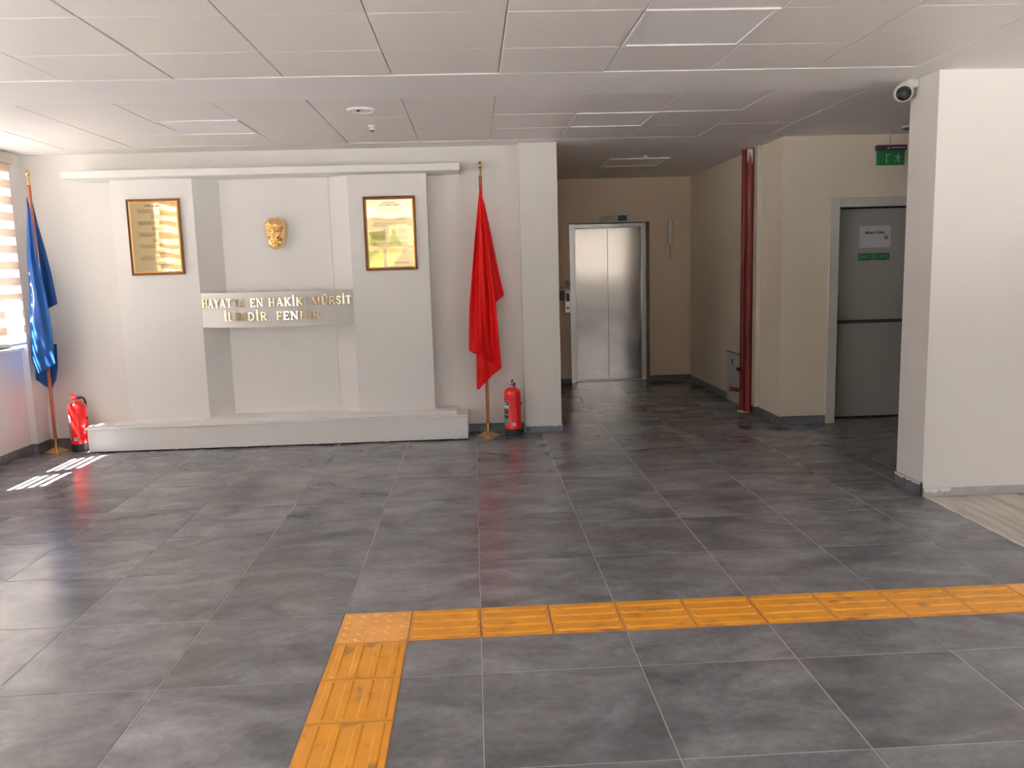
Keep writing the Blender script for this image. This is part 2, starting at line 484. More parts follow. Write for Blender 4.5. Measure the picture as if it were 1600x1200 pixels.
# ---- floor
floor = MB().box(-4.3, XR+.2, YB-.2, 7.5, -.20, -.0016).build('floor', 'grout', kind='structure')
def tile_mesh(w, d, ch=.0014, h=.0035):
    b = MB(); bm = b.bm
    x, y = w/2, d/2
    lv = [(x, y, -h), (x, y, -ch), (x-ch, y-ch, 0)]
    rings = [[bm.verts.new((sx*a, sy_*c, z)) for sx, sy_ in ((-1, -1), (1, -1), (1, 1), (-1, 1))] for a, c, z in lv]
    for r0, r1 in zip(rings, rings[1:]):
        for k in range(4):
            j = (k+1) % 4; bm.faces.new((r0[k], r0[j], r1[j], r1[k]))
    bm.faces.new(rings[-1])
    return b
_tiles = {}
G = .0042
def put_tile(x0, x1, y0, y1):
    w, d = round(x1-x0-G, 4), round(y1-y0-G, 4)
    c = Vector(((x0+x1)/2, (y0+y1)/2, random.uniform(-.0004, .0003)))
    if (w, d) not in _tiles:
        o = tile_mesh(w, d).build('floor_tile', 'tile', floor, origin=(0, 0, 0)); _tiles[(w, d)] = o
        o.location = c
    else: inst(_tiles[(w, d)], c, floor)
def fill(x0, x1, y0, y1, xs, ys):
    for a, b in zip(xs, xs[1:]):
        for c, d in zip(ys, ys[1:]):
            A, B, C_, D = max(a, x0), min(b, x1), max(c, y0), min(d, y1)
            if B-A > .03 and D-C_ > .03: put_tile(A, B, C_, D)
gx = [round(i*.6, 3) for i in range(-8, 11)]
gy = [round(i*.6, 3) for i in range(-11, 14)]
fill(XL, 2.822, -5.4, 1.42, gx, gy)
fill(XL, 2.822, 1.42, 4.06, gx, gy)
fill(.6, 2.822, 4.06, 7.26, gx, gy)
fill(2.822, 4.8, 1.72, 4.2, gx, gy)
MB().box(XL, 2.82, YB, -5.402, -.006, -.0005).build('floor_slab', 'tile', floor)

# laminate planks in the room on the right
def plank_mesh(w, l): return tile_mesh(w, l, ch=.0012, h=.0035)
pw, pl = .19, 1.25
_pl = None
k = 0
x = 2.83
while x+pw < 5.3:
    off = (k*.43) % 1.25
    y = 1.41-off if off > 0 else 1.41
    if off > .05:
        plank_mesh(pw-.0016, off-.0016).build('laminate_plank', 'laminate', floor, origin=(0, 0, 0)).location = (x+pw/2, 1.41-off/2, .0)
    yy = 1.41-off
    for r in range(3):
        if _pl is None:
            _pl = plank_mesh(pw-.0016, pl-.0016).build('laminate_plank', 'laminate', floor, origin=(0, 0, 0)); _pl.location = (x+pw/2, yy-pl/2, 0)
        else: inst(_pl, (x+pw/2, yy-pl/2, 0), floor)
        yy -= pl
    x += pw; k += 1
# ragged pale edge between the tiles and the laminate
b = MB(); n = 60; pts = []
for i in range(n+1):
    y = -3.0+i*(4.42/n); pts.append((2.812+random.uniform(-.006, .004), y))
for i in range(n, -1, -1): pts.append((2.832, -3.0+i*(4.42/n)))
b.prism(pts, -.004, .0022).build('edge_filler', 'caulk', floor)

# ---- ceiling
ceiling = MB().box(-4.3, XR+.2, YB-.2, 7.5, CZ+.012, CZ+.22).build('ceiling', 'ceil_gap', kind='structure')
CF = [(-3.36, 2.62, YB+.5, 1.335), (-3.36, 2.62, 1.945, 3.76)]   # tiled fields
b = MB()
zc0, zc1 = CZ-.003, CZ+.012
b.box(-4.3, XR+.2, YB-.2, CF[0][2], zc0, zc1)
b.box(-4.3, -3.36, CF[0][2], 3.76, zc0, zc1)
b.box(2.62, XR+.2, CF[0][2], 3.76, zc0, zc1)
b.box(-3.36, 2.62, 1.335, 1.945, zc0, zc1)
b.box(-4.3, XR+.2, 3.76, 7.5, zc0, zc1)
b.build('plaster_border', 'plaster', ceiling)
lights_at = []
def ceil_tile_mesh(w, d, ch=.004, h=.010):
    b = MB(); bm = b.bm
    x, y = w/2, d/2
    rings = [[bm.verts.new((sx*a, sy_*c, z)) for sx, sy_ in ((-1, -1), (1, -1), (1, 1), (-1, 1))] for a, c, z in ((x, y, h), (x, y, ch*.6), (x-ch, y-ch, 0))]
    for r0, r1 in zip(rings, rings[1:]):
        for k in range(4):
            j = (k+1) % 4; bm.faces.new((r0[k], r1[k], r1[j], r0[j]))
    bm.faces.new(rings[-1][::-1])
    return b
_ct = {}
cxs = [-3.36, -2.8, -2.2, -1.6, -1.0, -.4, .2, .8, 1.4, 2.0, 2.62]
rows_up = [1.335, .80, .205] + [round(.205-.6*i, 3) for i in range(1, 11)]
rows_lo = [1.945, 2.59, 3.17, 3.76]
light_cells = {(-2.2, 2.59), (.8, 2.59), (.8, .205), (-2.2, -2.795), (.8, -2.795)}
for ys in (sorted(rows_up), rows_lo):
    for c0, c1 in zip(ys, ys[1:]):
        if c0 < CF[0][2]-.01: continue
        for a0, a1 in zip(cxs, cxs[1:]):
            if (a0, round(c0, 3)) in light_cells: lights_at.append((a0, a1, c0, c1)); continue
            w, d = round(a1-a0-.0035, 4), round(c1-c0-.0025, 4)
            loc = ((a0+a1)/2, (c0+c1)/2, CZ+random.uniform(-.0022, .0010))
            if (w, d) not in _ct:
                o = ceil_tile_mesh(w, d).build('ceiling_tile', 'ceil_tile', ceiling, origin=(0, 0, 0)); _ct[(w, d)] = o; o.location = loc
            else:
                o = inst(_ct[(w, d)], loc, ceiling)
            o.rotation_euler = (random.uniform(-.0022, .0022), random.uniform(-.003, .003), 0)
light_names = ['square ceiling light panel near the corner above the left framed plaque',
               'square ceiling light panel in front of the elevator corridor',
               'large square ceiling light panel nearest the camera at upper right']
def ceiling_light(x0, x1, y0, y1, label, grp='square light panels set in the ceiling'):
    t = thing('ceiling_light', label, 'ceiling light', ((x0+x1)/2, (y0+y1)/2, CZ+.010), grp)
    f = MB(); w = .022; z0, z1 = CZ-.006, CZ+.010
    g_ = .003
    f.box(x0+g_, x1-g_, y0+g_, y0+w, z0, z1, .0015); f.box(x0+g_, x1-g_, y1-w, y1-g_, z0, z1, .0015)
    f.box(x0+g_, x0+w, y0+w, y1-w, z0, z1, .0015); f.box(x1-w, x1-g_, y0+w, y1-w, z0, z1, .0015)
    f.build('frame', 'white_metal', t)
    MB().box(x0+w, x1-w, y0+w, y1-w, CZ-.001, CZ+.006).build('diffuser', 'diffuser', t)
for (x0, x1, y0, y1) in lights_at:
    if x0 < 0 and y0 > 2: lb = 'square unlit ceiling light panel above the left framed plaque'
    elif y0 > 2: lb = 'square unlit ceiling light panel nearest the elevator corridor mouth'
    elif y0 > 0: lb = 'largest unlit ceiling light panel at the top right of the photo'
    elif x0 < 0: lb = 'square ceiling light panel behind the camera on the window side'
    else: lb = 'square ceiling light panel behind the camera in line with the corridor'
    ceiling_light(x0, x1, y0, y1, lb)
t = thing('ceiling_light', 'square light panel on the plaster ceiling of the elevator corridor', 'ceiling light', (1.77, 5.42, CZ-.003), 'square light panels set in the ceiling')
f = MB(); x0, x1, y0, y1, w, z0, z1 = 1.46, 2.08, 5.11, 5.73, .02, CZ-.016, CZ-.003
f.box(x0, x1, y0, y0+w, z0, z1, .002); f.box(x0, x1, y1-w, y1, z0, z1, .002); f.box(x0, x0+w, y0+w, y1-w, z0, z1, .002); f.box(x1-w, x1, y0+w, y1-w, z0, z1, .002)
f.build('frame', 'white_metal', t); MB().box(x0+w, x1-w, y0+w, y1-w, CZ-.010, CZ-.003).build('diffuser', 'diffuser', t)

# ---- walls
def wall(name, mname, *boxes, **k):
    b = MB()
    for q in boxes: b.box(*q)
    return b.build(name, mname, kind='structure', **k)
T = .22
WIN = [(2.10, 3.80), (-1.90, .55), (-4.70, -2.10)]     # left wall windows, Y ranges
SILL, HEAD = .94, 2.42
ysegs = [YB-.2, -4.70, -2.10, -1.90, .55, 2.10, 3.80, 4.30]
bx = []
for i in range(0, len(ysegs)-1, 2): bx.append((XL-T, XL, ysegs[i], ysegs[i+1], -.01, CZ+.01))
for y0, y1 in WIN: bx += [(XL-T, XL, y0, y1, -.01, SILL), (XL-T, XL, y0, y1, HEAD, CZ+.01)]
wall('wall_left', 'wall_white', *bx)
wall('wall_left_pilaster', 'wall_white', (XL, -3.875, 3.84, 4.06, 0, CZ))
wall('wall_front', 'wall', (XL-T, .455, 4.06, 4.28, -.01, CZ+.01))
wall('wall_front_pillar', 'wall', (.455, .79, 3.93, 4.28, -.01, CZ+.01))
wall('wall_corridor_left', 'wall_beige', (.57, .79, 4.28, 7.0, -.01, CZ+.01))
EX0, EX1, EZ = 1.25, 2.272, 2.04
wall('wall_elevator', 'wall_hall', (.57, EX0, 7.0, 7.4, -.01, CZ+.01), (EX1, 3.0, 7.0, 7.4, -.01, CZ+.01), (EX0, EX1, 7.0, 7.4, EZ, CZ+.01))
wall('wall_elevator_shaft', 'shaft', (EX0-.1, EX1+.1, 7.4, 7.5, -.01, EZ+.1))
wall('wall_corridor_right', 'wall_beige', (2.80, 3.0, 4.10, 7.0, -.01, CZ+.01))
DX0, DX1, DZ = 3.315, 4.285, 1.96
wall('wall_door_side', 'wall_beige', (2.80, DX0, 3.87, 4.10, -.01, CZ+.01), (DX1, XR, 3.87, 4.10, -.01, CZ+.01), (DX0, DX1, 3.87, 4.10, DZ, CZ+.01))
wall('wall_door_recess', 'shaft', (3.0, 4.6, 4.25, 4.30, -.01, CZ+.01))
wall('wall_right_pillar', 'wall', (2.80, XR, 1.42, 1.74, -.01, CZ+.01))
wall('wall_right', 'wall', (XR, XR+.2, YB-.2, -4.6, -.01, CZ+.01), (XR, XR+.2, -1.0, 4.3, -.01, CZ+.01), (XR, XR+.2, -4.6, -1.0, -.01, .9), (XR, XR+.2, -4.6, -1.0, 2.4, CZ+.01))
# glazed wall behind the camera
BW = [(-3.0, -.30), (2.3, 5.2)]
bx = [(XL-T, -3.0, YB-.2, YB, -.01, CZ+.01), (-.30, 2.3, YB-.2, YB, -.01, CZ+.01), (5.2, XR+.2, YB-.2, YB, -.01, CZ+.01)]
for x0, x1 in BW: bx += [(x0, x1, YB-.2, YB, -.01, .25 if x0 < 0 else .90), (x0, x1, YB-.2, YB, 2.50, CZ+.01)]
wall('wall_back', 'wall', *bx)

# ---- windows
def window_left(name, y0, y1, divs):
    w = struct_empty(name, (XL-.14, (y0+y1)/2, SILL))
    f = MB(); xa, xb = XL-.17, XL-.11
    f.box(xa, xb, y0, y1, SILL, SILL+.05); f.box(xa, xb, y0, y1, HEAD-.05, HEAD)
    for yy, hw in divs: f.box(xa, xb, yy-hw, yy+hw, SILL+.05, HEAD-.05)
    f.build('window_frame', 'pvc', w)
    MB().box(XL-.13, XL+.035, y0-.02, y1+.02, SILL-.028, SILL, .004).build('window_sill', 'white_plastic', w)
    ed = [d for d in divs]
    for (a, ha), (c, hc) in zip(ed, ed[1:]):
        MB().box(XL-.144, XL-.138, a+ha, c-hc, SILL+.05, HEAD-.05).build('pane', 'glass', w)
    return w
window_left('window_1', 2.10, 3.80, [(2.135, .035), (2.665, .065), (3.33, .12), (3.765, .035)])
window_left('window_2', -1.90, .55, [(-1.865, .035), (-1.08, .05), (-.27, .05), (.515, .035)])
window_left('window_3', -4.70, -2.10, [(-4.665, .035), (-3.8, .05), (-2.95, .05), (-2.135, .035)])
def window_back(name, x0, x1, xs, zs, zlo=.25):
    w = struct_empty(name, ((x0+x1)/2, YB-.1, .25))
    f = MB(); ya, yb = YB-.13, YB-.05
    f.box(x0, x1, ya, yb, zlo, zlo+.06); f.box(x0, x1, ya, yb, 2.44, 2.50)
    for xx in xs: f.box(xx-.045, xx+.045, ya, yb, zlo+.06, 2.44)
    for zz in zs: f.box(x0, x1, ya+.01, yb-.01, zz-.04, zz+.04)
    f.build('window_frame', 'pvc', w)
    zz = [zlo+.02]+list(zs)+[2.48]
    for a, c in zip(xs, xs[1:]):
        for d, e in zip(zz, zz[1:]):
            MB().box(a+.045, c-.045, YB-.093, YB-.087, d+.04, e-.04).build('pane', 'glass', w)
window_back('window_4', -3.0, -.30, [-2.955, -2.35, -1.75, -.9, -.345], [1.05, 2.02])
window_back('window_5', 2.3, 5.2, [2.345, 3.25, 4.2, 5.155], [2.02], .90)
w6 = struct_empty('added_window', (XR+.1, -2.8, .9))  # unseen window added to brighten the right pillar, floor and ceiling
f = MB()
f.box(XR+.06, XR+.12, -4.6, -1.0, .9, .96); f.box(XR+.06, XR+.12, -4.6, -1.0, 2.34, 2.4)
for yy in (-4.565, -3.4, -2.2, -1.035): f.box(XR+.06, XR+.12, yy-.035, yy+.035, .96, 2.34)
f.build('window_frame', 'pvc', w6)
for a, c in ((-4.53, -3.435), (-3.365, -2.235), (-2.165, -1.07)): MB().box(XR+.087, XR+.093, a, c, .96, 2.34).build('pane', 'glass', w6)
MB().box(XR-.03, XR+.07, -4.62, -.98, .872, .9, .004).build('window_sill', 'white_plastic', w6)
portal((XR+.24, -2.8, 1.65), (0, PI/2, 0), 1.5, 3.6)
for y0, y1 in WIN: portal((XL-.24, (y0+y1)/2, (SILL+HEAD)/2), (0, -PI/2, 0), HEAD-SILL, y1-y0)
for x0, x1 in BW: portal(((x0+x1)/2, YB-.25, 1.375), (PI/2, 0, 0), x1-x0, 2.25)
# unseen eave added outside the left wall to block sun from the upper windows
wall('added_eave', 'concrete', (XL-T-.46, XL-T, YB-1.5, 4.6, 2.80, 2.95))
wall('trim_2', 'concrete', (XL-T-.46, XR+.2, YB-1.2, YB-.2, 2.80, 2.95))

# ---- zebra roller blinds
def zebra(name, label, origin, vert, x0, x1, zt, zb, phase=0.0, group=None, axis='Y', cass=None):
    """axis 'Y': blind lies along Y at X=origin; axis 'X': along X at Y=origin"""
    lo = (origin, x0, zb) if axis == 'Y' else (x0, origin, zb)
    t = thing(name, label, 'window blind', lo, group)
    def q(b, a0, a1, z0, z1, th=.0016, off=0.0, bev=0):
        if axis == 'Y': b.box(origin+off-th/2, origin+off+th/2, a0, a1, z0, z1, bev)
        else: b.box(a0, a1, origin+off-th/2, origin+off+th/2, z0, z1, bev)
    z = zt; P = .136; i = 0
    z = zt-phase
    zz = zt
    while zz > zb+.005:
        h = P*.5
        n = max(zb, z-h)
        b = MB(); q(b, x0+.004, x1-.004, n, min(zz, z) if i else zz)
        b.build('solid_band' if i % 2 == 0 else 'sheer_band', 'blind_solid' if i % 2 == 0 else 'blind_sheer', t)
        zz = n; z = n; i += 1
    b = MB(); q(b, x0, x1, zt, zt+.085, .075, 0.0, .006); b.build('cassette', 'conduit', t)
    b = MB(); q(b, x0+.002, x1-.002, zb-.022, zb, .018, 0.0, .004); b.build('bottom_bar', 'white_plastic', t)
    return t
XB = XL+.055
zebra('zebra_blind', 'beige zebra roller blind on the left window beside the blue flag', XB, 0, 2.12, 3.86, 2.49, .985, 0)
zebra('zebra_blind', 'beige zebra roller blind on the middle window of the left wall', XB, 0, -1.92, .58, 2.49, .985, 0)
zebra('zebra_blind', 'beige zebra roller blind on the left wall window behind the camera', XB, 0, -4.72, -2.08, 2.49, 1.80, 0)
zebra('zebra_blind', 'beige zebra roller blind on the right window behind the camera', YB+.06, 0, 2.28, 5.22, 2.49, .93, 0, axis='X')

# ---- baseboards
def baseboard(name, p0, p1, nrm, m='skirt', h=.078, th=.010, jt=.6, start=0.0, ztop_noise=0):
    """p0->p1 along the wall face, nrm points into the room"""
    p0 = Vector((*p0, 0)); p1 = Vector((*p1, 0)); d = (p1-p0); L = d.length; d.normalize(); n = Vector((*nrm, 0))
    root = struct_empty(name, (p0+p1)/2)
    s = 0.0; e = start if start > 0 else jt
    while s < L-.001:
        e = min(e, L)
        a = p0+d*(s+.001); c = p0+d*(e-.001)
        xs = sorted((a.x, c.x, (a+n*th).x, (c+n*th).x)); ys = sorted((a.y, c.y, (a+n*th).y, (c+n*th).y))
        MB().box(xs[0], xs[-1], ys[0], ys[-1], .0005, h, .0015).build('skirting_tile', m, root)
        s = e; e = e+jt
    return root
baseboard('baseboard_left', (XL, YB), (XL, 3.84), (1, 0), start=.26)
baseboard('baseboard_left_pilaster', (XL+.01, 3.84), (-3.865, 3.84), (0, -1))
baseboard('baseboard_left_corner', (-3.875, 3.83), (-3.875, 4.05), (1, 0))
baseboard('baseboard_front', (-3.865, 4.06), (-3.385, 4.06), (0, -1))
baseboard('baseboard_front_right', (-.064, 4.06), (.444, 4.06), (0, -1), 'skirt_blue')
baseboard('baseboard_pillar_side', (.455, 4.05), (.455, 3.92), (-1, 0), 'skirt_blue')
baseboard('baseboard_pillar', (.455, 3.93), (.80, 3.93), (0, -1), 'skirt_blue', h=.066)
baseboard('baseboard_pillar_corridor', (.79, 3.93), (.79, 7.0), (1, 0))
baseboard('baseboard_elevator_left', (.80, 7.0), (EX0, 7.0), (0, -1))
baseboard('baseboard_elevator_right', (EX1, 7.0), (2.79, 7.0), (0, -1))
baseboard('baseboard_corridor_right', (2.80, 7.0), (2.80, 5.41), (-1, 0))
baseboard('baseboard_corridor_corner', (2.80, 4.66), (2.80, 3.86), (-1, 0), start=.42)
baseboard('baseboard_door', (2.79, 3.87), (3.232, 3.87), (0, -1), 'skirt_blue')
baseboard('baseboard_door_right', (4.37, 3.87), (XR, 3.87), (0, -1))
baseboard('baseboard_right_pillar', (2.80, 1.74), (2.80, 1.41), (-1, 0), h=.088, th=.012)
baseboard('baseboard_right', (2.80, 1.42), (XR, 1.42), (0, -1), 'skirt_light', h=.055, th=.010, jt=2.4)
def ragged(name, p0, p1, nrm, zt, zb, amp, parent_name, m='smear', nseg=26, th=.0018):
    p0 = Vector((*p0, 0)); p1 = Vector((*p1, 0)); n = Vector((*nrm, 0)).normalized()
    b = MB(); bm = b.bm; top = []; bot = []
    v = 0
    for i in range(nseg+1):
        v = .6*v+random.uniform(-amp, amp)
        p = p0.lerp(p1, i/nseg)
        for off, lst in ((0, 0), (th, 1)):
            q = p+n*off
            top.append(bm.verts.new((q.x, q.y, zt))); bot.append(bm.verts.new((q.x, q.y, min(zt-.002, zb+v))))
    for i in range(nseg):
        a = 2*i
        bm.faces.new((bot[a+1], bot[a+3], top[a+3], top[a+1])); bm.faces.new((bot[a], top[a], top[a+2], bot[a+2]))
        bm.faces.new((top[a], top[a+1], top[a+3], top[a+2])); bm.faces.new((bot[a], bot[a+2], bot[a+3], bot[a+1]))
    return b.build(name, m, bpy.data.objects[parent_name])
ragged('paint_smear', (.460, 3.919), (.796, 3.919), (0, -1), .068, .058, .005, 'baseboard_pillar')
ragged('paint_smear', (2.787, 1.735), (2.787, 1.412), (-1, 0), .089, .074, .006, 'baseboard_right_pillar')
ragged('paint_smear', (2.81, 1.409), (2.98, 1.409), (0, -1), .056, .035, .008, 'baseboard_right')
MB().box(2.783, 2.789, 1.402, 1.409, 0, .10).build('joint_gap', 'black', bpy.data.objects['baseboard_right_pillar'])
MB().tube([(.449, 3.925, .10), (.450, 3.924, .25), (.452, 3.925, .45)], [.004, .003, .001], 6).build('dark_corner_line', 'skirt', bpy.data.objects['wall_front_pillar'])  # thin dark line tapering up the pillar corner

# ================================================================ OBJECTS
# ---- memorial stand: plinth, step, panels, niche and cornice
st = thing('memorial_stand', 'large off-white built-in memorial stand with plinth, two panels and cornice on the back wall', 'wall stand', (-1.72, 3.88, 0))
PX0, PX1, PY = -3.385, -.066, 3.71
WY = 4.058
MB().box(PX0+.004, PX1-.004, PY+.006, WY, .010, .205, .002).build('plinth', 'lacquer', st)
MB().box(PX0-.018, PX1, PY-.006, WY, .206, .226, .004).build('plinth_top', 'lacquer', st)
MB().box(-3.16, -.165, 3.745, WY, .2265, .256, .006).build('plinth_step', 'lacquer', st)
for i in range(6):
    xx = PX0+.12+i*(PX1-PX0-.24)/5
    MB().lathe([(.016, 0), (.016, .010)], 12, (xx, PY+.05, 0)).build('foot', 'white_plastic', st)
    MB().lathe([(.016, 0), (.016, .010)], 12, (xx, WY-.06, 0)).build('foot', 'white_plastic', st)
FY = 3.88
MB().box(-3.07, -2.372, FY, WY, .2565, 2.342, .0015).build('side_panel', 'lacquer', st)
MB().box(-1.045, -.362, FY, WY, .2565, 2.342, .0015).build('side_panel', 'lacquer', st)
MB().prism([(-2.3718, FY+.001), (-2.19, 4.042), (-2.19, WY), (-2.3718, WY)], .2565, 2.342).build('niche_cheek', 'lacquer', st)
MB().prism([(-1.0452, FY+.001), (-1.0452, WY), (-1.235, WY), (-1.235, 4.042)], .2565, 2.342).build('niche_cheek', 'lacquer', st)
MB().box(-2.1895, -1.2355, 4.036, WY, .2565, 2.342).build('niche_back', 'lacquer', st)
MB().box(-3.385, -.066, 3.70, WY, 2.3425, 2.402, .003).build('cornice', 'lacquer', st)

# ---- curved sign board with gold letters
SX, SHALF, SAG = -1.7085, .661, .185
SR = (SHALF**2+SAG**2)/(2*SAG); SA = math.asin(SHALF/SR)
SCY = (FY-SAG)+SR          # circle centre Y
b = MB(); bm = b.bm; n = 36; rows = []
for i in range(n+1):
    a = -SA+2*SA*i/n
    ro, ri = SR, SR-.022
    r4 = []
    for r_ in (ro, ri):
        for z in (1.057, 1.357): r4.append(bm.verts.new((SX+r_*math.sin(a), SCY-r_*math.cos(a)-.0015, z)))
    rows.append(r4)
for p, q in zip(rows, rows[1:]):
    bm.faces.new((p[0], q[0], q[1], p[1])); bm.faces.new((p[2], p[3], q[3], q[2]))
    bm.faces.new((p[1], q[1], q[3], p[3])); bm.faces.new((p[0], p[2], q[2], q[0]))
bm.faces.new((rows[0][0], rows[0][1], rows[0][3], rows[0][2])); bm.faces.new((rows[-1][0], rows[-1][2], rows[-1][3], rows[-1][1]))
sb = smooth_by_angle(b.build('inscription_board', 'lacquer', st)); sb['label'] = 'curved white board with gold lettering'
# serif capitals drawn as strokes (unit cap height)
TH, TN, SF = .165, .08, .05
def arc(cx, cy, rx, ry, a0, a1, n=8): return [(cx+rx*math.cos(math.radians(a0+(a1-a0)*i/n)), cy+ry*math.sin(math.radians(a0+(a1-a0)*i/n))) for i in range(n+1)]
def V(x, w=TH): return ([(x, 0), (x, 1)], w)
def S(x0, x1, y): return ([(x0, y+(SF/2 if y < .5 else -SF/2)), (x1, y+(SF/2 if y < .5 else -SF/2))], SF)
DOT = lambda x: ([(x-.085, 1.20), (x+.085, 1.20)], .15)
GL = {
 'I': (.36, [V(.18), S(.02, .34, 0), S(.02, .34, 1)]),
 'H': (.88, [V(.18), V(.70), S(.02, .34, 0), S(.02, .34, 1), S(.54, .86, 0), S(.54, .86, 1), ([(.18, .5), (.70, .5)], TN)]),
 'A': (.84, [([(.12, 0), (.40, 1)], TN), ([(.42, 1), (.70, 0)], TH), ([(.22, .33), (.60, .33)], TN), S(.0, .26, 0), S(.54, .84, 0)]),
 'Y': (.80, [([(.14, 1), (.40, .45)], TH), ([(.66, 1), (.40, .45)], TN), ([(.40, 0), (.40, .5)], TH), S(.0, .30, 1), S(.52, .80, 1), S(.24, .56, 0)]),
 'T': (.76, [V(.38), ([(.03, .95), (.73, .95)], TN), ([(.05, .76), (.05, 1)], .06), ([(.71, .76), (.71, 1)], .06), S(.22, .54, 0)]),
 'E': (.70, [V(.18), ([(.05, .95), (.64, .95)], TN), ([(.05, .05), (.66, .05)], TN), ([(.18, .5), (.50, .5)], TN), ([(.62, .78), (.62, 1)], .06), ([(.64, 0), (.64, .22)], .06), ([(.50, .4), (.50, .6)], .06)]),
 'F': (.64, [V(.18), ([(.05, .95), (.60, .95)], TN), ([(.18, .5), (.48, .5)], TN), ([(.59, .76), (.59, 1)], .06), ([(.48, .4), (.48, .6)], .06), S(.02, .36, 0)]),
 'N': (.90, [V(.15, TN), ([(.12, .97), (.74, .03)], TH), V(.74, TN), S(.0, .28, 0), S(.60, .88, 1), S(.0, .20, 1)]),
 'K': (.84, [V(.18), ([(.24, .45), (.68, .96)], TN), ([(.34, .58), (.72, .03)], TH), S(.02, .34, 0), S(.02, .34, 1), S(.54, .80, 1), S(.56, .84, 0)]),
 'M': (1.06, [V(.15, TN), V(.88), ([(.15, .97), (.50, .05)], TH), ([(.50, .05), (.86, .97)], TN), S(.0, .28, 0), S(.72, 1.04, 0), S(.0, .20, 1), S(.80, 1.04, 1)]),
 'U': (.84, [([(.18, 1), (.18, .32)]+arc(.43, .32, .25, .27, 180, 300, 7), TH*.9), (arc(.43, .32, .27, .27, 300, 360, 4)+[(.70, 1)], TN), S(.02, .34, 1), S(.56, .84, 1)]),
 'R': (.82, [V(.18), ([(.18, .95)]+arc(.38, .73, .24, .22, 90, -90, 9)+[(.18, .51)], TH*.75), ([(.38, .5), (.66, .05), (.78, .04)], TH*.9), S(.02, .34, 0), S(.02, .20, 1)]),
 'S': (.64, [([(.56, .76)]+arc(.32, .73, .22, .22, 30, 200, 8)+[(.22, .56), (.42, .44)]+arc(.32, .27, .24, .22, 40, -150, 9)+[(.07, .25)], TH*.75)]),
 'L': (.68, [V(.18), S(.02, .34, 1), ([(.05, .05), (.62, .05)], TN), ([(.61, 0), (.61, .26)], .06)]),
 'D': (.86, [V(.18), ([(.10, .95), (.34, .95)]+arc(.36, .5, .36, .45, 85, -85, 12)+[(.34, .05), (.10, .05)], TH*.7)]),
 ',': (.26, [([(.07, .07), (.19, .07)], .14), ([(.17, .05), (.09, -.16)], .06)]),
 '.': (.26, [([(.05, .07), (.19, .07)], .14)]),
}
GL['İ'] = (.36, GL['I'][1]+[DOT(.18)])
GL['Ü'] = (.84, GL['U'][1]+[DOT(.30), DOT(.56)])
GL['Ş'] = (.64, GL['S'][1]+[([(.33, .02), (.31, -.10), (.38, -.17), (.28, -.24)], .07)])
def stroke_quads(pts, w):
    out = []
    for k in range(len(pts)-1):
        p, q = Vector(pts[k]), Vector(pts[k+1]); d = (q-p)
        if d.length < 1e-6: continue
        d.normalize(); nn = Vector((-d.y, d.x))*w/2
        ex = d*(w*.18 if len(pts) > 2 else 0)
        out.append([p-nn-ex, q-nn+ex, q+nn+ex, p+nn-ex])
    return out
def letter(ch, s0, zb, cap, wsc, parent):
    w, strokes = GL[ch]; b = MB(); bm = b.bm
    for pts, sw in strokes:
        for quad in stroke_quads(pts, sw):
            f_, g_ = [], []
            for v in quad:
                s_ = s0+v.x*cap*wsc; z = zb+v.y*cap; a = s_/SR
                for off, lst in ((.0155, f_), (.0015, g_)):
                    r_ = SR+off
                    lst.append(bm.verts.new((SX+r_*math.sin(a), SCY-r_*math.cos(a)-.0015, z)))
            bm.faces.new(f_); bm.faces.new(g_[::-1])
            for k in range(4):
                j = (k+1) % 4; bm.faces.new((f_[k], g_[k], g_[j], f_[j]))
    return b.build('letter', 'gold_letter', parent)
def write(txt, s_start, s_end, zb, cap):
    gap = .13; sp = .50
    tot = sum((sp if c == ' ' else GL[c][0]+gap) for c in txt)-gap
    wsc = (s_end-s_start)/(tot*cap); s = s_start
    for c in txt:
        if c == ' ': s += sp*cap*wsc; continue
        letter(c, s, zb, cap, wsc, sb); s += (GL[c][0]+gap)*cap*wsc
write('HAYATTA EN HAKİKİ MÜRŞİT', -.668, .672, 1.234, .070)
write('İLİMDİR, FENDİR.', -.44, .42, 1.116, .070)

# ---- framed gold plaques
MARS = ["Korkma, sönmez bu şafaklarda yüzen al sancak;", "Sönmeden yurdumun üstünde tüten en son ocak.", "O benim milletimin yıldızıdır, parlayacak;", "O benimdir, o benim milletimindir ancak."]
MARS2 = ["Çatma, kurban olayım, çehreni ey nazlı hilâl!", "Kahraman ırkıma bir gül... ne bu şiddet, bu celâl?", "Sana olmaz dökülen kanlarımız sonra helâl;", "Hakkıdır, Hakk'a tapan milletimin istiklâl."]
MARS3 = ["Ben ezelden beridir hür yaşadım, hür yaşarım;", "Hangi çılgın bana zincir vuracakmış? Şaşarım!", "Kükremiş sel gibiyim; bendimi çiğner, aşarım;", "Yırtarım dağları, enginlere sığmam, taşarım."]
HIT = ["Ey Türk gençliği! Birinci vazifen; Türk istiklâlini, Türk cumhuriyetini, ilelebet muhafaza",
       "ve müdafaa etmektir. Mevcudiyetinin ve istikbalinin yegâne temeli budur. Bu temel, senin en",
       "kıymetli hazinendir. İstikbalde dahi seni bu hazineden mahrum etmek isteyecek dahilî ve haricî",
       "bedhahların olacaktır. Bir gün, istiklâl ve cumhuriyeti müdafaa mecburiyetine düşersen, vazifeye",
       "atılmak için içinde bulunacağın vaziyetin imkân ve şeraitini düşünmeyeceksin."]
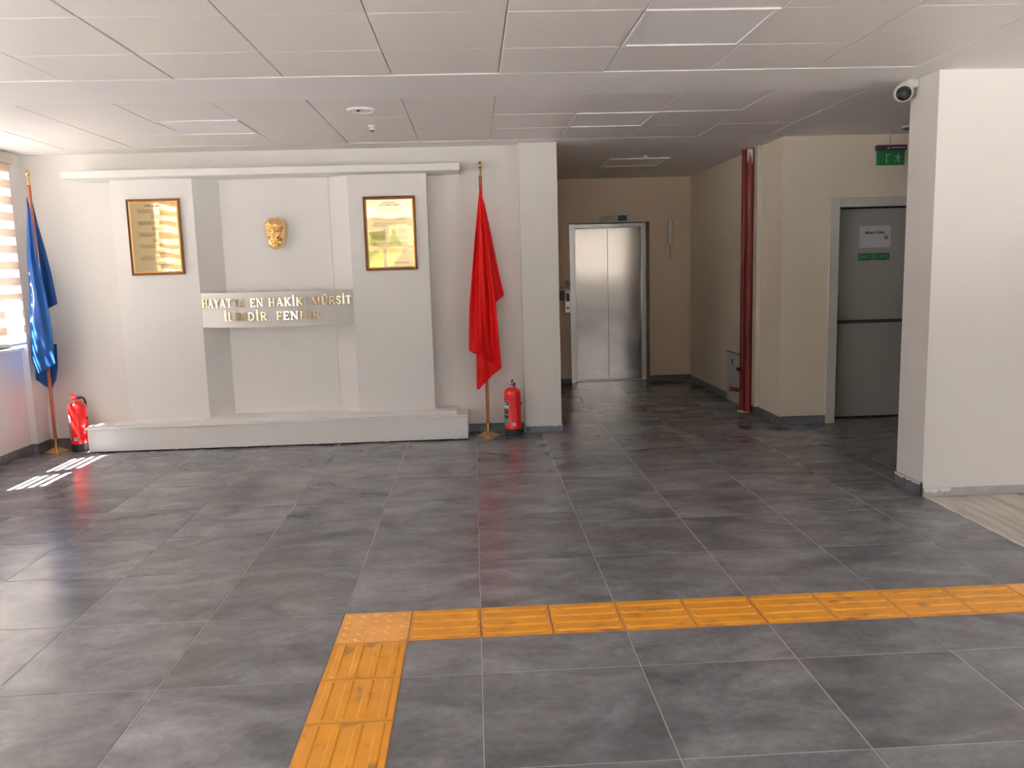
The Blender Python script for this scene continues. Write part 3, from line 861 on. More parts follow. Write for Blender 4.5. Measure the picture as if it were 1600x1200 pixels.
def plaque(label, x0, x1, z0, z1, kind):
    yb = FY-.0005; cx = (x0+x1)/2
    t = thing('framed_plaque', label, 'plaque', (cx, yb, z0), 'framed gold plaques on the stand')
    w = .028
    def rim(name, m, ins0, ins1, ya, yb_, bev):
        b = MB()
        a0, a1, c0, c1 = x0+ins0, x1-ins0, z0+ins0, z1-ins0; ww = ins1-ins0
        # mitred rim as one profile
        bm = b.bm
        o = [(a0, c0), (a1, c0), (a1, c1), (a0, c1)]; i_ = [(a0+ww, c0+ww), (a1-ww, c0+ww), (a1-ww, c1-ww), (a0+ww, c1-ww)]
        mid = [((p[0]*.6+q[0]*.4), (p[1]*.6+q[1]*.4)) for p, q in zip(o, i_)]
        rings = [[bm.verts.new((p[0], yb_, p[1])) for p in o], [bm.verts.new((p[0], ya+bev, p[1])) for p in o],
                 [bm.verts.new((p[0], ya, p[1])) for p in mid], [bm.verts.new((p[0], ya+bev*1.2, p[1])) for p in i_], [bm.verts.new((p[0], yb_, p[1])) for p in i_]]
        rings.append(rings[0])
        for r0, r1 in zip(rings, rings[1:]):
            for k in range(4):
                j = (k+1) % 4; bm.faces.new((r0[k], r0[j], r1[j], r1[k]))
        return b.build(name, m, t)
    rim('frame', 'frame_wood', 0, .0155, yb-.030, yb, .010)
    rim('gilt_edge', 'gold_trim', .0157, .030, yb-.024, yb, .006)
    MB().box(x0+.030, x1-.030, yb-.012, yb, z0+.030, z1-.030).build('gold_sheet', 'plaque', t)
    W_, H_ = x1-x0-.066, z1-z0-.066; zt = z1-.033; yf = yb-.0127
    if kind == 'march':
        text_obj('heading', 'İSTİKLAL MARŞI', .020, 'ink', t, (cx, yf, zt-.026), bold=.0006)
        z = zt-.052
        for k in range(10):
            ls = (MARS, MARS2, MARS3)[k % 3]
            body = '\n'.join(ls); xx = cx+(-.062 if k % 2 == 0 else .050)
            n_ = 4
            text_obj('verse', body, .0085, 'ink', t, (xx-.075, yf, z-.018), align='LEFT', res=1)
            z -= .0498
    else:
        text_obj('heading', "ATATÜRK'ÜN\nGENÇLİĞE HİTABESİ", .019, 'ink', t, (cx, yf, zt-.034), bold=.0006)
        z = zt-.078
        for k in range(7):
            body = '\n'.join(HIT)
            text_obj('paragraph', body, .0086, 'ink', t, (cx, yf, z-.020), align='CENTER', res=1, xscale=.92)
            z -= .0565
        text_obj('signature', 'Mustafa Kemal ATATÜRK', .012, 'ink', t, (cx+.09, yf, z0+.065), bold=.0003)
    return t
plaque('gold plaque of verses in a dark brown frame on the left panel of the stand', -2.936, -2.484, 1.527, 2.176, 'march')
plaque('gold plaque of prose in a dark brown frame on the right panel of the stand', -.917, -.465, 1.512, 2.153, 'speech')

# ---- gold face mask
def mask():
    b = MB(); bm = b.bm
    Wm, Hm = .102, .143; NU, NV = 72, 96
    def g(u, v, cu, cv, su, sv): return math.exp(-((u-cu)/su)**2-((v-cv)/sv)**2)
    def outline(v):       # half width at height v (-1 chin .. 1 crown)
        if v >= .35: return .98*math.sqrt(max(0, 1-((v-.35)/.66)**2))**.85 if v < 1.0 else 0
        return .50+.48*((v+1)/1.35)**.62 if v > -1 else .3
    def chin(v): return math.sqrt(max(0, 1-max(0, (-v-.72)/.28)**2)) if v > -1 else 0
    def H(u, v):
        hw = max(.02, outline(v)*chin(v)); q = min(1, abs(u)/hw)
        dome = (1-q**2.6)**.5 if q < 1 else 0
        vv = (1-abs(v)**3.2)
        h = .075*dome*(max(0, vv)**.45)
        d = 0
        d += .017*g(u, v, 0, .16, .55, .11)                      # brow ridge
        d += .010*g(u, v, -.30, .19, .20, .055)+.010*g(u, v, .30, .19, .20, .055)   # eyebrows
        d -= .017*g(u, v, -.32, .045, .19, .085)+.017*g(u, v, .32, .045, .19, .085)  # eye sockets
        d += .008*g(u, v, -.32, .03, .11, .045)+.008*g(u, v, .32, .03, .11, .045)  # eyeballs
        nz = max(0, min(1, (.20-v)/.48))
        if -.32 < v < .24: d += (.010+.022*nz)*math.exp(-(u/(.08+.06*nz))**2)*min(1, (v+.32)/.06)
        d += .008*g(u, v, -.14, -.26, .07, .06)+.008*g(u, v, .14, -.26, .07, .06)   # nostrils wings
        d += .013*g(u, v, -.48, -.14, .20, .14)+.013*g(u, v, .48, -.14, .20, .14)  # cheekbones
        d -= .010*g(u, v, -.42, -.45, .14, .2)+.010*g(u, v, .42, -.45, .14, .2)   # cheek hollows
        d += .010*g(u, v, 0, -.46, .26, .045)+.011*g(u, v, 0, -.60, .20, .045)     # lips
        d -= .009*g(u, v, 0, -.53, .28, .022)
        d -= .006*g(u, v, 0, -.70, .2, .04)
        d += .013*g(u, v, 0, -.84, .20, .10)                    # chin
        # hair above the forehead and at the temples, swept in waves
        hl = .43-.10*abs(u)-.18*max(0, abs(u)-.62)*4
        hh = max(0, min(1, (v-hl)/.07))
        d += hh*(.011+.0022*math.sin(u*13+v*9)+.0012*math.sin(u*25-v*7))
        return max(0, h+d*min(1, dome*1.6))
    vg = []
    for j in range(NV+1):
        v = -1+2*j/NV; hw = max(.02, outline(min(v, .9985))*chin(max(v, -.9985))); row = []
        for i in range(NU+1):
            q = -1+2*i/NU; q = math.copysign(abs(q)**.85, q); u = q*hw
            row.append(bm.verts.new((u*Wm, -H(u, v)*1.05, v*Hm)))
        vg.append(row)
    for j in range(NV):
        for i in range(NU):
            bm.faces.new((vg[j][i], vg[j][i+1], vg[j+1][i+1], vg[j+1][i]))
    # rim back to the wall
    loop = [vg[0][i] for i in range(NU+1)]+[vg[j][NU] for j in range(1, NV+1)]+[vg[NV][i] for i in range(NU-1, -1, -1)]+[vg[j][0] for j in range(NV-1, 0, -1)]
    back = [bm.verts.new((v.co.x*.97, .016, v.co.z*.97)) for v in loop]
    n = len(loop)
    for k in range(n):
        j = (k+1) % n; bm.faces.new((loop[k], back[k], back[j], loop[j]))
    bm.faces.new(back)
    for v in bm.verts:
        v.co = Vector((v.co.x-1.715, v.co.y+4.036-.0165, v.co.z+1.865))
    o = b.build('face_mask', 'gold', smooth=True, origin=(-1.715, 4.036, 1.865))
    tag(o, 'gold sculpted face mask mounted in the niche above the lettering', 'sculpture')
mask()

# ---- flags
def flag_stand(label, px, py, top, group='brass and wood flag stands'):
    t = thing('flag_stand', label, 'flag stand', (px, py, 0), group)
    prof = [(.121, 0), (.121, .004), (.107, .008), (.103, .0085), (.089, .013), (.084, .0135), (.068, .019), (.062, .0195), (.042, .027), (.020, .034), (.018, .085), (.022, .097), (.022, .112), (.0155, .114)]
    smooth_by_angle(MB().lathe(prof, 40, (px, py, 0)).build('base', 'brass', t), 25)
    MB().lathe([(.0150, .10), (.0150, top-.12), ], 20, (px, py, 0)).build('pole', 'pole', t, smooth=False)
    fin = [(.016, top-.125), (.014, top-.115), (.010, top-.09), (.0085, top-.06), (.006, top-.055), (.012, top-.050), (.018, top-.038), (.020, top-.028), (.018, top-.018), (.012, top-.008), (.006, top-.002), (.007, top+.004), (.001, top+.012)]
    smooth_by_angle(MB().lathe(fin, 20, (px, py, 0)).build('finial', 'brass', t), 40)
    return t
def interp(tab, z):
    """tab rows (z, x) with z decreasing"""
    if z >= tab[0][0]: return tab[0][1]
    for (z0, a), (z1, c) in zip(tab, tab[1:]):
        if z >= z1:
            k = (z0-z)/(z0-z1) if z0 != z1 else 0
            return a+(c-a)*k
    return tab[-1][1]
def sheet_fn(L, Rr, top, bot, y0, amp, nf, ph, curl=0.0):
    def fn(u, t):
        zt_, zb_ = interp_u(top, u), interp_u(bot, u)
        z = zt_+(zb_-zt_)*t
        xl, xr = interp(L, z), interp(Rr, z)
        wd = abs(xr-xl)
        x = xl+(xr-xl)*u
        a = amp*min(1, wd/.16)
        y = y0+a*math.sin(2*PI*nf*u+ph+.5*math.sin(3*z))+.3*a*math.sin(2*PI*(nf*2.3)*u+1.7*ph+2*z)
        y += curl*max(0, 1-u*1.5)**2*min(1, wd/.16)
        return Vector((x, y, z))
    return fn
def interp_u(tab, u):
    for (u0, a), (u1, c) in zip(tab, tab[1:]):
        if u <= u1: return a+(c-a)*((u-u0)/(u1-u0) if u1 > u0 else 0)
    return tab[-1][1]
def cloth(name, fn, m, parent, nu=40, nv=70):
    b = MB(); b.grid(fn, nu, nv)
    bmesh.ops.remove_doubles(b.bm, verts=b.bm.verts[:], dist=.0002)
    o = b.build(name, m, parent, smooth=True)
    md = o.modifiers.new('thickness', 'SOLIDIFY'); md.thickness = .0018; md.offset = 0
    return o

RPX, RPY = .112, 3.90
fs = flag_stand('wooden flag pole on a stepped brass base carrying the red flag', RPX, RPY, 2.43)
fr = thing('flag', 'draped red flag hanging from the pole between the stand and the corridor', 'flag', (RPX, RPY-.02, .42), 'draped flags')
# right flap behind
cloth('rear_flap', sheet_fn([(2.14, .108), (1.19, .10)], [(2.14, .125), (2.06, .145), (1.78, .198), (1.5, .246), (1.27, .291)],
      [(0, 2.14), (1, 2.13)], [(0, 1.17), (.55, 1.19), (1, 1.262)], RPY+.033, .010, 1.2, .6), 'red_cloth', fr, 24, 50)
fA = sheet_fn([(2.215, .103), (1.76, .045), (1.39, .002), (1.17, -.022), (.78, -.040), (.745, .00)], [(2.215, .112), (2.06, .128), (1.78, .160), (1.5, .186), (1.194, .215), (.93, .228), (.686, .242), (.60, .25)],
      [(0, 2.216), (1, 2.214)], [(0, .785), (.06, .755), (.28, .742), (.55, .69), (1, .625)], RPY-.050, .020, 1.6, .2)
cloth('front_drape', fA, 'red_cloth', fr, 48, 90)
cloth('lower_fold', sheet_fn([(1.0, .03), (.74, .026), (.42, .020)], [(1.0, .22), (.61, .245), (.42, .245)],
      [(0, 1.0), (1, 1.0)], [(0, .425), (.12, .43), (.22, .462), (.5, .515), (.62, .545), (1, .61)], RPY-.027, .008, 1.3, 2.2), 'red_cloth', fr, 36, 40)
MB().box(.066, .088, RPY-.004, RPY+.002, 2.20, 2.345).build('hoist_tape', 'paper', fr)

BPX, BPY = -3.738, 3.875
flag_stand('wooden flag pole on a stepped brass base in the window corner', BPX, BPY, 2.44)
fb = thing('flag', 'draped blue flag with white stars hanging in the window corner', 'flag', (BPX, BPY-.02, .55), 'draped flags')
cloth('rear_flap', sheet_fn([(2.17, -3.742), (1.27, -3.72)], [(2.17, -3.735), (1.99, -3.712), (1.77, -3.672), (1.55, -3.640), (1.30, -3.617)],
      [(0, 2.17), (1, 2.17)], [(0, 1.26), (.5, 1.275), (1, 1.302)], BPY+.030, .008, 1.2, .8), 'blue_cloth', fb, 24, 50)
fB = sheet_fn([(2.215, -3.716), (1.717, -3.785), (1.176, -3.835), (.845, -3.858), (.70, -3.835)], [(2.215, -3.712), (2.10, -3.694), (1.90, -3.690), (1.714, -3.685), (1.497, -3.655), (1.279, -3.632), (1.06, -3.615), (.78, -3.615)],
      [(0, 2.215), (1, 2.21)], [(0, .80), (.12, .715), (.3, .70), (.6, .738), (1, .785)], BPY-.100, .018, 1.35, 1.1, .062)
cloth('front_drape', fB, 'blue_cloth', fb, 48, 90)
cloth('lower_fold', sheet_fn([(.95, -3.858), (.64, -3.868), (.5, -3.80)], [(.95, -3.66), (.744, -3.670), (.60, -3.70)],
      [(0, .95), (1, .95)], [(0, .64), (.3, .585), (.72, .550), (1, .63)], BPY+.028, .006, 1.2, 0), 'blue_cloth', fb, 30, 30)
# emblem printed on the front drape: dashed ring and stars following the cloth
def on_cloth(x, z, off=-.0022):
    xl = interp([(2.215, -3.716), (1.717, -3.785), (1.176, -3.835), (.845, -3.858), (.70, -3.835)], z)
    xr = interp([(2.215, -3.712), (2.10, -3.694), (1.90, -3.690), (1.714, -3.685), (1.497, -3.655), (1.279, -3.632), (1.06, -3.615), (.78, -3.615)], z)
    u = (x-xl)/(xr-xl); u = max(0.002, min(.998, u))
    def u_to_t(u_):
        zt_ = interp_u([(0, 2.215), (1, 2.21)], u_); zb_ = interp_u([(0, .80), (.12, .715), (.3, .70), (.6, .738), (1, .785)], u_)
        return (zt_-z)/(zt_-zb_)
    p = fB(u, u_to_t(u))
    return Vector((p.x, p.y+off, p.z))
b = MB(); bm = b.bm
ecx, ecz = -3.855, 1.385
for k in range(60):
    a = math.radians(-84+168*k/59)
    da = math.radians(.85)
    q = []
    for aa, rr in ((a-da, .92), (a+da, .92), (a+da, 1.03), (a-da, 1.03)):
        x_, z_ = ecx+.118*rr*math.cos(aa), ecz+.235*rr*math.sin(aa); q.append((x_, z_))
    if min(p[0] for p in q) < interp([(2.215, -3.716), (1.717, -3.785), (1.176, -3.835), (.845, -3.858)], q[0][1])+.002: continue
    bm.faces.new([bm.verts.new(on_cloth(*p)) for p in q])
b.build('emblem_ring', 'emblem', fb)
for (sx_, sz_) in ((-3.787, 1.475), (-3.782, 1.385), (-3.795, 1.30)):
    b = MB(); bm = b.bm; c = bm.verts.new(on_cloth(sx_, sz_)); ring = []
    for k in range(10):
        rr = .024 if k % 2 == 0 else .010; a = PI/2+k*PI/5
        ring.append(bm.verts.new(on_cloth(sx_+rr*.62*math.cos(a), sz_+rr*math.sin(a))))
    for k in range(10): bm.faces.new((c, ring[k], ring[(k+1) % 10]))
    b.build('star', 'emblem', fb)

# ---- fire extinguishers
def extinguisher(label, x, y, rot):
    t = thing('fire_extinguisher', label, 'fire extinguisher', (0, 0, 0), 'red fire extinguishers on the floor')
    r = .076
    smooth_by_angle(MB().lathe([(r-.004, 0), (r+.001, .004), (r+.001, .064), (r-.003, .067)], 40).build('foot_ring', 'skirt_rubber', t), 30)
    prof = [(r-.004, .066), (r, .070), (r, .385)]+[(r-.045*(1-math.cos(a))-.0*a, .385+.052*math.sin(a)) for a in [i*PI/2/8 for i in range(1, 9)]]+[(.020, .440), (.018, .452)]
    smooth_by_angle(MB().lathe(prof, 48).build('cylinder_body', 'red_enamel', t), 40)
    smooth_by_angle(MB().lathe([(.016, .445), (.019, .449), (.019, .463), (.013, .466), (.013, .482)], 20).build('valve', 'steel', t), 40)
    # lower handle and squeeze lever, pointing forward-left
    b = MB(); b.box(-.011, .011, -.075, .020, .474, .478, .0015); b.box(-.011, -.008, -.06, .02, .462, .478); b.box(.008, .011, -.06, .02, .462, .478)
    b.build('carry_handle', 'red_enamel', t)
    b = MB()
    b.tube([(0, .016, .484), (0, 0, .492), (0, -.03, .502), (0, -.06, .516), (0, -.085, .520)], [.008, .009, .009, .008, .006], 8)
    b.build('squeeze_lever', 'red_enamel', t)
    MB().lathe([(.0, .0), (.012, .0), (.013, .004), (.013, .012), (.0, .012)], 18, (.018, 0, .470), 'X').build('gauge', 'black', t)
    b = MB(); b.tube([(.018+.022*math.cos(a), -.012, .468+.020*math.sin(a)) for a in [i*2*PI/16 for i in range(17)]], .0012, 6); b.build('pull_ring', 'steel', t)
    MB().tube([(-.020, 0, .468), (-.045, .0, .466)], .0018, 6).build('safety_pin', 'steel', t)
    hose = [(0, .020, .472), (.008, .045, .474), (.022, .074, .458), (.028, .090, .42), (.024, .090, .30), (.020, .089, .20), (.016, .089, .12)]
    MB().tube(hose, .0085, 10).build('hose', 'black', t, smooth=True)
    MB().box(.072, .088, -.010, .010, .285, .300, .003).build('hose_clip', 'black', t)
    def patch(name, a0, a1, z0, z1, m, off, par=t):
        b = MB(); n = 10
        def fn(u, v):
            a = math.radians(a0+(a1-a0)*u); return Vector(((r+off)*math.cos(a), (r+off)*math.sin(a), z0+(z1-z0)*v))
        return b.grid(fn, n, 1).build(name, m, par, smooth=True)
    lab = patch('instruction_label', 165, 244, .105, .325, 'label_silver', .0006)
    for a0, a1, z0, z1, m in ((170, 240, .288, .318, 'print'), (172, 238, .262, .286, 'paper'), (170, 240, .205, .255, 'label_red'), (176, 204, .165, .196, 'print'), (210, 238, .165, .196, 'print'), (172, 240, .112, .158, 'print_grey'), (182, 226, .296, .308, 'paper')):
        patch('label_block', a0, a1, z0, z1, m, .0011 if z0 != .296 else .0015, lab)
    patch('inspection_sticker', 262, 288, .100, .130, 'paper', .0008)
    patch('inspection_print', 268, 282, .114, .122, 'print_grey', .0012)
    t.location = (x, y, 0); t.rotation_euler = (0, 0, rot)
    return t
M['label_silver'] = mat('silver_label', (0.38, 0.38, 0.38), .4)
M['label_red'] = mat('dark_red_label', (0.22, 0.02, 0.03), .4)
extinguisher('red fire extinguisher standing by the wall pillar beside the red flag stand', .337, 3.83, math.radians(0))
extinguisher('red fire extinguisher in the window corner behind the left end of the plinth', -3.515, 3.86, math.radians(-6))

# ---- elevator
ev = thing('elevator_door', 'brushed steel two-panel elevator door at the end of the corridor', 'elevator', ((EX0+EX1)/2, 7.2, 0))
DY = 7.235
b = MB(); b.box(EX0+.002, 1.345, 7.16, 7.36, .002, EZ-.002, .003); b.build('door_jamb', 'steel', ev)
b = MB(); b.box(2.202, 2.262, 7.16, 7.36, .002, EZ-.002, .003); b.build('door_jamb', 'steel', ev)
b = MB(); b.box(1.3455, 2.2015, 7.16, 7.36, 1.985, EZ-.004, .003); b.build('header', 'steel', ev)
MB().box(1.352, 1.7715, DY, DY+.03, .012, 1.984, .002).build('door_panel', 'lift', ev).rotation_euler = (0, 0, math.radians(-1.0))
MB().box(1.7755, 2.196, DY, DY+.03, .012, 1.984, .002).build('door_panel', 'lift', ev).rotation_euler = (0, 0, math.radians(-1.4))
MB().box(1.3455, 2.2015, 7.17, 7.37, .0005, .010, .001).build('threshold', 'steel', ev)
MB().box(EX0+.004, EX0+.05, 7.02, 7.155, .002, 1.80, .002).build('jamb_cover', 'steel', ev)
# call panel
cp = thing('elevator_call_panel', 'narrow steel call panel with black display left of the elevator door', 'call panel', (1.218, 6.995, .92))
MB().box(1.184, 1.248, 6.985, 6.9995, .925, 1.205, .002).build('plate', 'steel', cp)
MB().box(1.192, 1.240, 6.982, 6.985, 1.065, 1.170).build('display', 'lens', cp)
MB().box(1.190, 1.242, 6.982, 6.985, 1.177, 1.196).build('top_strip', 'white_plastic', cp)
smooth_by_angle(MB().lathe([(.0, -.008), (.012, -.008), (.014, -.004), (.014, 0)], 20, (1.216, 6.985, .985), 'Y', cap=False).build('call_button', 'black', cp))
o = MB().box(1.090, 1.180, 6.990, 6.9995, 1.080, 1.205, .002).build('wall_plate', 'skirt', origin=(1.135, 6.995, 1.14)); tag(o, 'dark grey rectangular plate on the wall beside the elevator call panel', 'plate')
t = thing('no_smoking_sign', 'small white no smoking sticker above the elevator call panel', 'sign', (1.216, 6.999, 1.225))
MB().box(1.180, 1.250, 6.997, 6.9996, 1.225, 1.338).build('backing', 'label_white', t)
b = MB(); ring = [(.024*math.cos(a), .024*math.sin(a)) for a in [i*2*PI/24 for i in range(25)]]
b.tube([(1.215+p[0], 6.9965, 1.298+p[1]) for p in ring], .003, 6); b.tube([(1.215-.017, 6.9965, 1.298+.017), (1.215+.017, 6.9965, 1.298-.017)], .0028, 6)
b.build('prohibition_ring', 'print_purple' if 'print_purple' in M else 'purple', t)
MB().box(1.198, 1.232, 6.9955, 6.997, 1.294, 1.301).build('cigarette', 'print', t)
MB().box(1.188, 1.242, 6.9962, 6.997, 1.244, 1.262).build('caption', 'print_grey', t)
# signs above the door
t = thing('door_notice', 'small pale notice on the wall above the elevator door', 'sign', (1.74, 6.999, 2.065))
MB().box(1.637, 1.842, 6.996, 6.9996, 2.056, 2.126, .001).build('backing', 'label_white', t)
b = MB(); b.tube([(1.655, 6.9955, 2.085), (1.69, 6.9955, 2.100), (1.74, 6.9955, 2.092), (1.79, 6.9955, 2.100), (1.825, 6.9955, 2.085)], .0025, 6); b.build('swoosh', 'print_grey', t)
MB().box(1.685, 1.795, 6.9952, 6.996, 2.070, 2.076).build('caption', 'print_grey', t)
MB().box(1.700, 1.780, 6.9952, 6.996, 2.103, 2.110).build('caption', 'print_grey', t)
t = thing('door_notice', 'small blue sticker in a pale border above the elevator door', 'sign', (1.92, 6.999, 2.05))
MB().box(1.862, 1.992, 6.996, 6.9996, 2.050, 2.130, .001).build('backing', 'label_white', t)
MB().box(1.873, 1.982, 6.9945, 6.996, 2.057, 2.124).build('blue_field', 'blue_label', t)
# handset
t = thing('wall_handset', 'slim white handset hanging on the corridor wall right of the elevator', 'handset', (2.53, 6.97, 1.72))
b = MB(); prof = [(.006, -.165), (.020, -.155), (.026, -.12), (.026, .12), (.020, .155), (.006, .165)]
b.lathe(prof, 18, (2.533, 6.972, 1.885)); o = b.build('grip', 'white_plastic', t, smooth=True)
MB().box(2.498, 2.568, 6.985, 6.9995, 1.74, 2.05, .006).build('cradle', 'cord', t)
MB().tube([(2.533, 6.975, 1.725), (2.533, 6.978, 1.68), (2.538, 6.98, 1.64), (2.53, 6.982, 1.60), (2.535, 6.985, 1.575)], .008, 8).build('cord', 'cord', t, smooth=True)

# ---- access panel and fire pipes on the corridor wall
t = thing('access_panel', 'light grey metal access panel low on the corridor wall behind the red pipe', 'panel', (2.79, 5.0, .0))
MB().box(2.782, 2.7995, 4.66, 5.405, .012, .535, .002).build('frame_plate', 'panel_grey', t)
MB().box(2.776, 2.782, 4.68, 5.385, .03, .515, .002).build('hatch', 'panel_grey', t)
MB().box(2.770, 2.776, 5.165, 5.185, .41, .475, .001).build('latch', 'black', t)
MB().box(2.770, 2.7995, 4.66, 5.405, .5355, .543).build('top_edge', 'bar_dark', t)
pp = thing('fire_riser_pipe', 'tall red fire riser pipes with a side valve in front of the corridor wall', 'pipe', (2.74, 4.62, 0))
smooth_by_angle(MB().lathe([(.045, .006), (.045, .25), (.047, .25), (.047, 2.585)], 28, (2.749, 4.585, 0)).build('riser', 'red_pipe', pp), 30)
smooth_by_angle(MB().lathe([(.030, .006), (.030, 2.585)], 24, (2.716, 4.665, 0)).build('rear_riser', 'red_pipe', pp), 30)
smooth_by_angle(MB().lathe([(.052, .145), (.056, .150), (.056, .235), (.052, .24)], 28, (2.749, 4.585, 0)).build('coupling', 'red_pipe', pp), 30)
b = MB(); b.tube([(2.73, 4.585, .215), (2.66, 4.60, .222), (2.61, 4.61, .232), (2.575, 4.615, .240)], [.026, .022, .021, .024], 14)
smooth_by_angle(b.build('branch_outlet', 'red_pipe', pp))
b = MB(); b.tube([(2.70, 4.66, .428), (2.66, 4.655, .428), (2.648, 4.655, .428)], [.022, .020, .012], 12)
smooth_by_angle(b.build('plug', 'red_pipe', pp))
MB().lathe([(.006, 0), (.006, .006), (.0, .007)], 10, (2.752, 4.526, .205), 'Y', cap=False).build('bolt', 'steel', pp)
smooth_by_angle(MB().lathe([(.070, 0), (.070, .006), (.05, .008)], 28, (2.725, 4.62, 0)).build('floor_collar', 'caulk', pp))
b = MB(); bm = b.bm
def fn(u, v):
    a = math.radians(200+75*u); r_ = .0482; z = 2.575-(.075+.05*math.sin(u*9)+.02*math.sin(u*23))*v
    return Vector((2.749+r_*math.cos(a), 4.585+r_*math.sin(a), z))
b.grid(fn, 24, 4).build('paint_splash', 'caulk', pp)
# cream conduit beside the pipes
o = MB().box(2.752, 2.7995, 4.40, 4.50, .08, CZ-.003, .004).build('trim_3', 'conduit', kind='structure')

# ---- exit door
dr = struct_empty('door_1', (3.8, 4.0, 0))
b = MB(); w = .085
b.box(DX0-w, DX0, 3.850, 4.115, .0005, DZ+w, .003); b.box(DX1, DX1+w, 3.850, 4.115, .0005, DZ+w, .003); b.box(DX0, DX1, 3.850, 4.115, DZ, DZ+w, .003)
b.build('door_frame', 'door_frame', dr)
MB().box(DX0+.003, DX1-.003, 4.085, 4.13, .015, DZ-.004, .002).build('door_leaf', 'door_paint', dr)
MB().box(DX0+.06, DX1-.06, 4.040, 4.068, .905, .935, .004).build('push_bar', 'bar_dark', dr)
for xx in (DX0+.06, DX1-.11): MB().box(xx-.05, xx+.05, 4.045, 4.085, .890, .950, .004).build('bar_housing', 'door_paint', dr)
LY = 4.085
t = thing('paper_notice', 'white A4 paper notice taped on the grey exit door', 'notice', (3.757, LY, 1.6))
MB().box(3.608, 3.905, LY-.0014, LY-.0003, 1.600, 1.800).build('sheet', 'paper', t)
text_obj('notice_text', 'SİGARA İÇİLMEZ', .026, 'print', t, (3.757, LY-.0022, 1.735), bold=.0008, xscale=.93)
smooth_by_angle(MB().lathe([(.020, 0), (.020, .0008)], 24, (3.862, LY-.0022, 1.69), 'Y').build('stamp', 'print_grey', t))
t = thing('exit_sticker', 'green EXIT sticker below the paper notice on the exit door', 'sign', (3.75, LY, 1.5))
MB().box(3.602, 3.900, LY-.0014, LY-.0003, 1.484, 1.548).build('backing', 'green_sign', t)
text_obj('exit_text', 'EXIT', .050, 'sign_white', t, (3.662, LY-.0020, 1.516), xscale=.95)
text_obj('exit_text', 'ÇIKIŞ', .050, 'sign_white', t, (3.835, LY-.0020, 1.516), xscale=.9)
b = MB()
for a in ((3.724, 3.774, 1.489, 1.492), (3.724, 3.774, 1.540, 1.543), (3.724, 3.727, 1.489, 1.543), (3.771, 3.774, 1.489, 1.543)): b.box(a[0], a[1], LY-.0024, LY-.0016, a[2], a[3])
b.build('pictogram_border', 'sign_white', t)
def runner(b, cx, cz, s, y0, y1):
    q = lambda pts: b.prism_y([(cx+px*s, cz+pz*s) for px, pz in pts], y0, y1)
    q([(.03, .40), (.12, .40), (.15, .31), (.08, .26), (0, .31)])                          # head
    q([(-.12, .22), (.10, .24), (.06, -.06), (-.10, -.04)])                                # torso
    q([(-.10, .22), (-.30, .08), (-.34, .12), (-.14, .27)])                                # rear arm
    q([(.08, .24), (.24, .06), (.34, .10), (.33, .05), (.22, .0), (.04, .14)])             # front arm
    q([(.04, -.06), (.18, -.22), (.12, -.42), (.06, -.42), (.10, -.22), (-.04, -.10)])     # front leg
    q([(-.08, -.06), (-.16, -.22), (-.36, -.30), (-.34, -.35), (-.12, -.27), (.0, -.10)])  # rear leg
b = MB(); runner(b, 3.749, 1.516, .052, LY-.0024, LY-.0016); b.build('running_figure', 'sign_white', t)

# ---- hanging exit sign
t = thing('hanging_exit_sign', 'green hanging emergency exit sign with dark purple housing near the exit door', 'exit sign', (3.683, 3.70, 2.30))
MB().box(3.550, 3.816, 3.680, 3.722, 2.425, 2.470, .003).build('housing', 'purple', t)
MB().box(3.556, 3.806, 3.697, 3.705, 2.300, 2.4245, .001).build('panel', 'green_sign', t)
MB().box(3.556, 3.806, 3.6945, 3.697, 2.405, 2.424).build('panel_top_band', 'green_band', t) if 'green_band' in M else None
b = MB(); runner(b, 3.745, 2.358, .095, 3.6950, 3.6968); b.build('running_figure', 'sign_white', t)
b = MB(); b.box(3.640, 3.648, 3.6950, 3.6968, 2.318, 2.395); b.box(3.648, 3.680, 3.6950, 3.6968, 2.388, 2.395); b.build('door_symbol', 'sign_white', t)
MB().prism_y([(3.638, 2.434), (3.666, 2.434), (3.652, 2.458)], 3.6785, 3.680).build('triangle_mark', 'lavender', t)
MB().box(3.674, 3.800, 3.6788, 3.680, 2.442, 2.452).build('housing_print', 'lavender', t)
MB().lathe([(.005, 2.470), (.005, 2.575), (.022, 2.576), (.022, 2.587)], 14, (3.675, 3.70, 0)).build('hanger_rod', 'cord', t)

# ---- dome camera on the right pillar
t = thing('security_camera', 'small white dome security camera on the corner of the right pillar', 'camera', (2.80, 1.68, 2.55))
smooth_by_angle(MB().lathe([(.058, 0), (.058, .028), (.050, .034)], 32, (2.7995, 1.70, 2.515), 'X', cap=True).build('mounting_ring', 'white_plastic', t)).scale = (1, 1, 1)
for v in bpy.data.objects[t.children[0].name].data.vertices: v.co.x = -v.co.x
cbm = MB(); bmesh.ops.create_uvsphere(cbm.bm, u_segments=28, v_segments=18, radius=.058)
for v in cbm.bm.verts: v.co = Vector((v.co.x+2.725, v.co.y+1.685, v.co.z+2.512))
cbm.build('camera_body', 'white_plastic', t, smooth=True)
dv = (CAM_LOC-Vector((2.725, 1.685, 2.512))).normalized(); dv = (dv+Vector((.04, 0, -.10))).normalized()
cbm = MB(); cbm.tube([Vector((2.725, 1.685, 2.512))+dv*k for k in (.038, .050, .0575, .060)], [.044, .040, .033, .030], 28)
smooth_by_angle(cbm.build('lens_cover', 'lens', t))
MB().tube([Vector((2.725, 1.685, 2.512))+dv*k for k in (.058, .0625)], .011, 18).build('lens', 'black', t)
MB().box(2.735, 2.7995, 1.635, 1.765, 2.535, 2.587, .012).build('bracket', 'white_plastic', t)

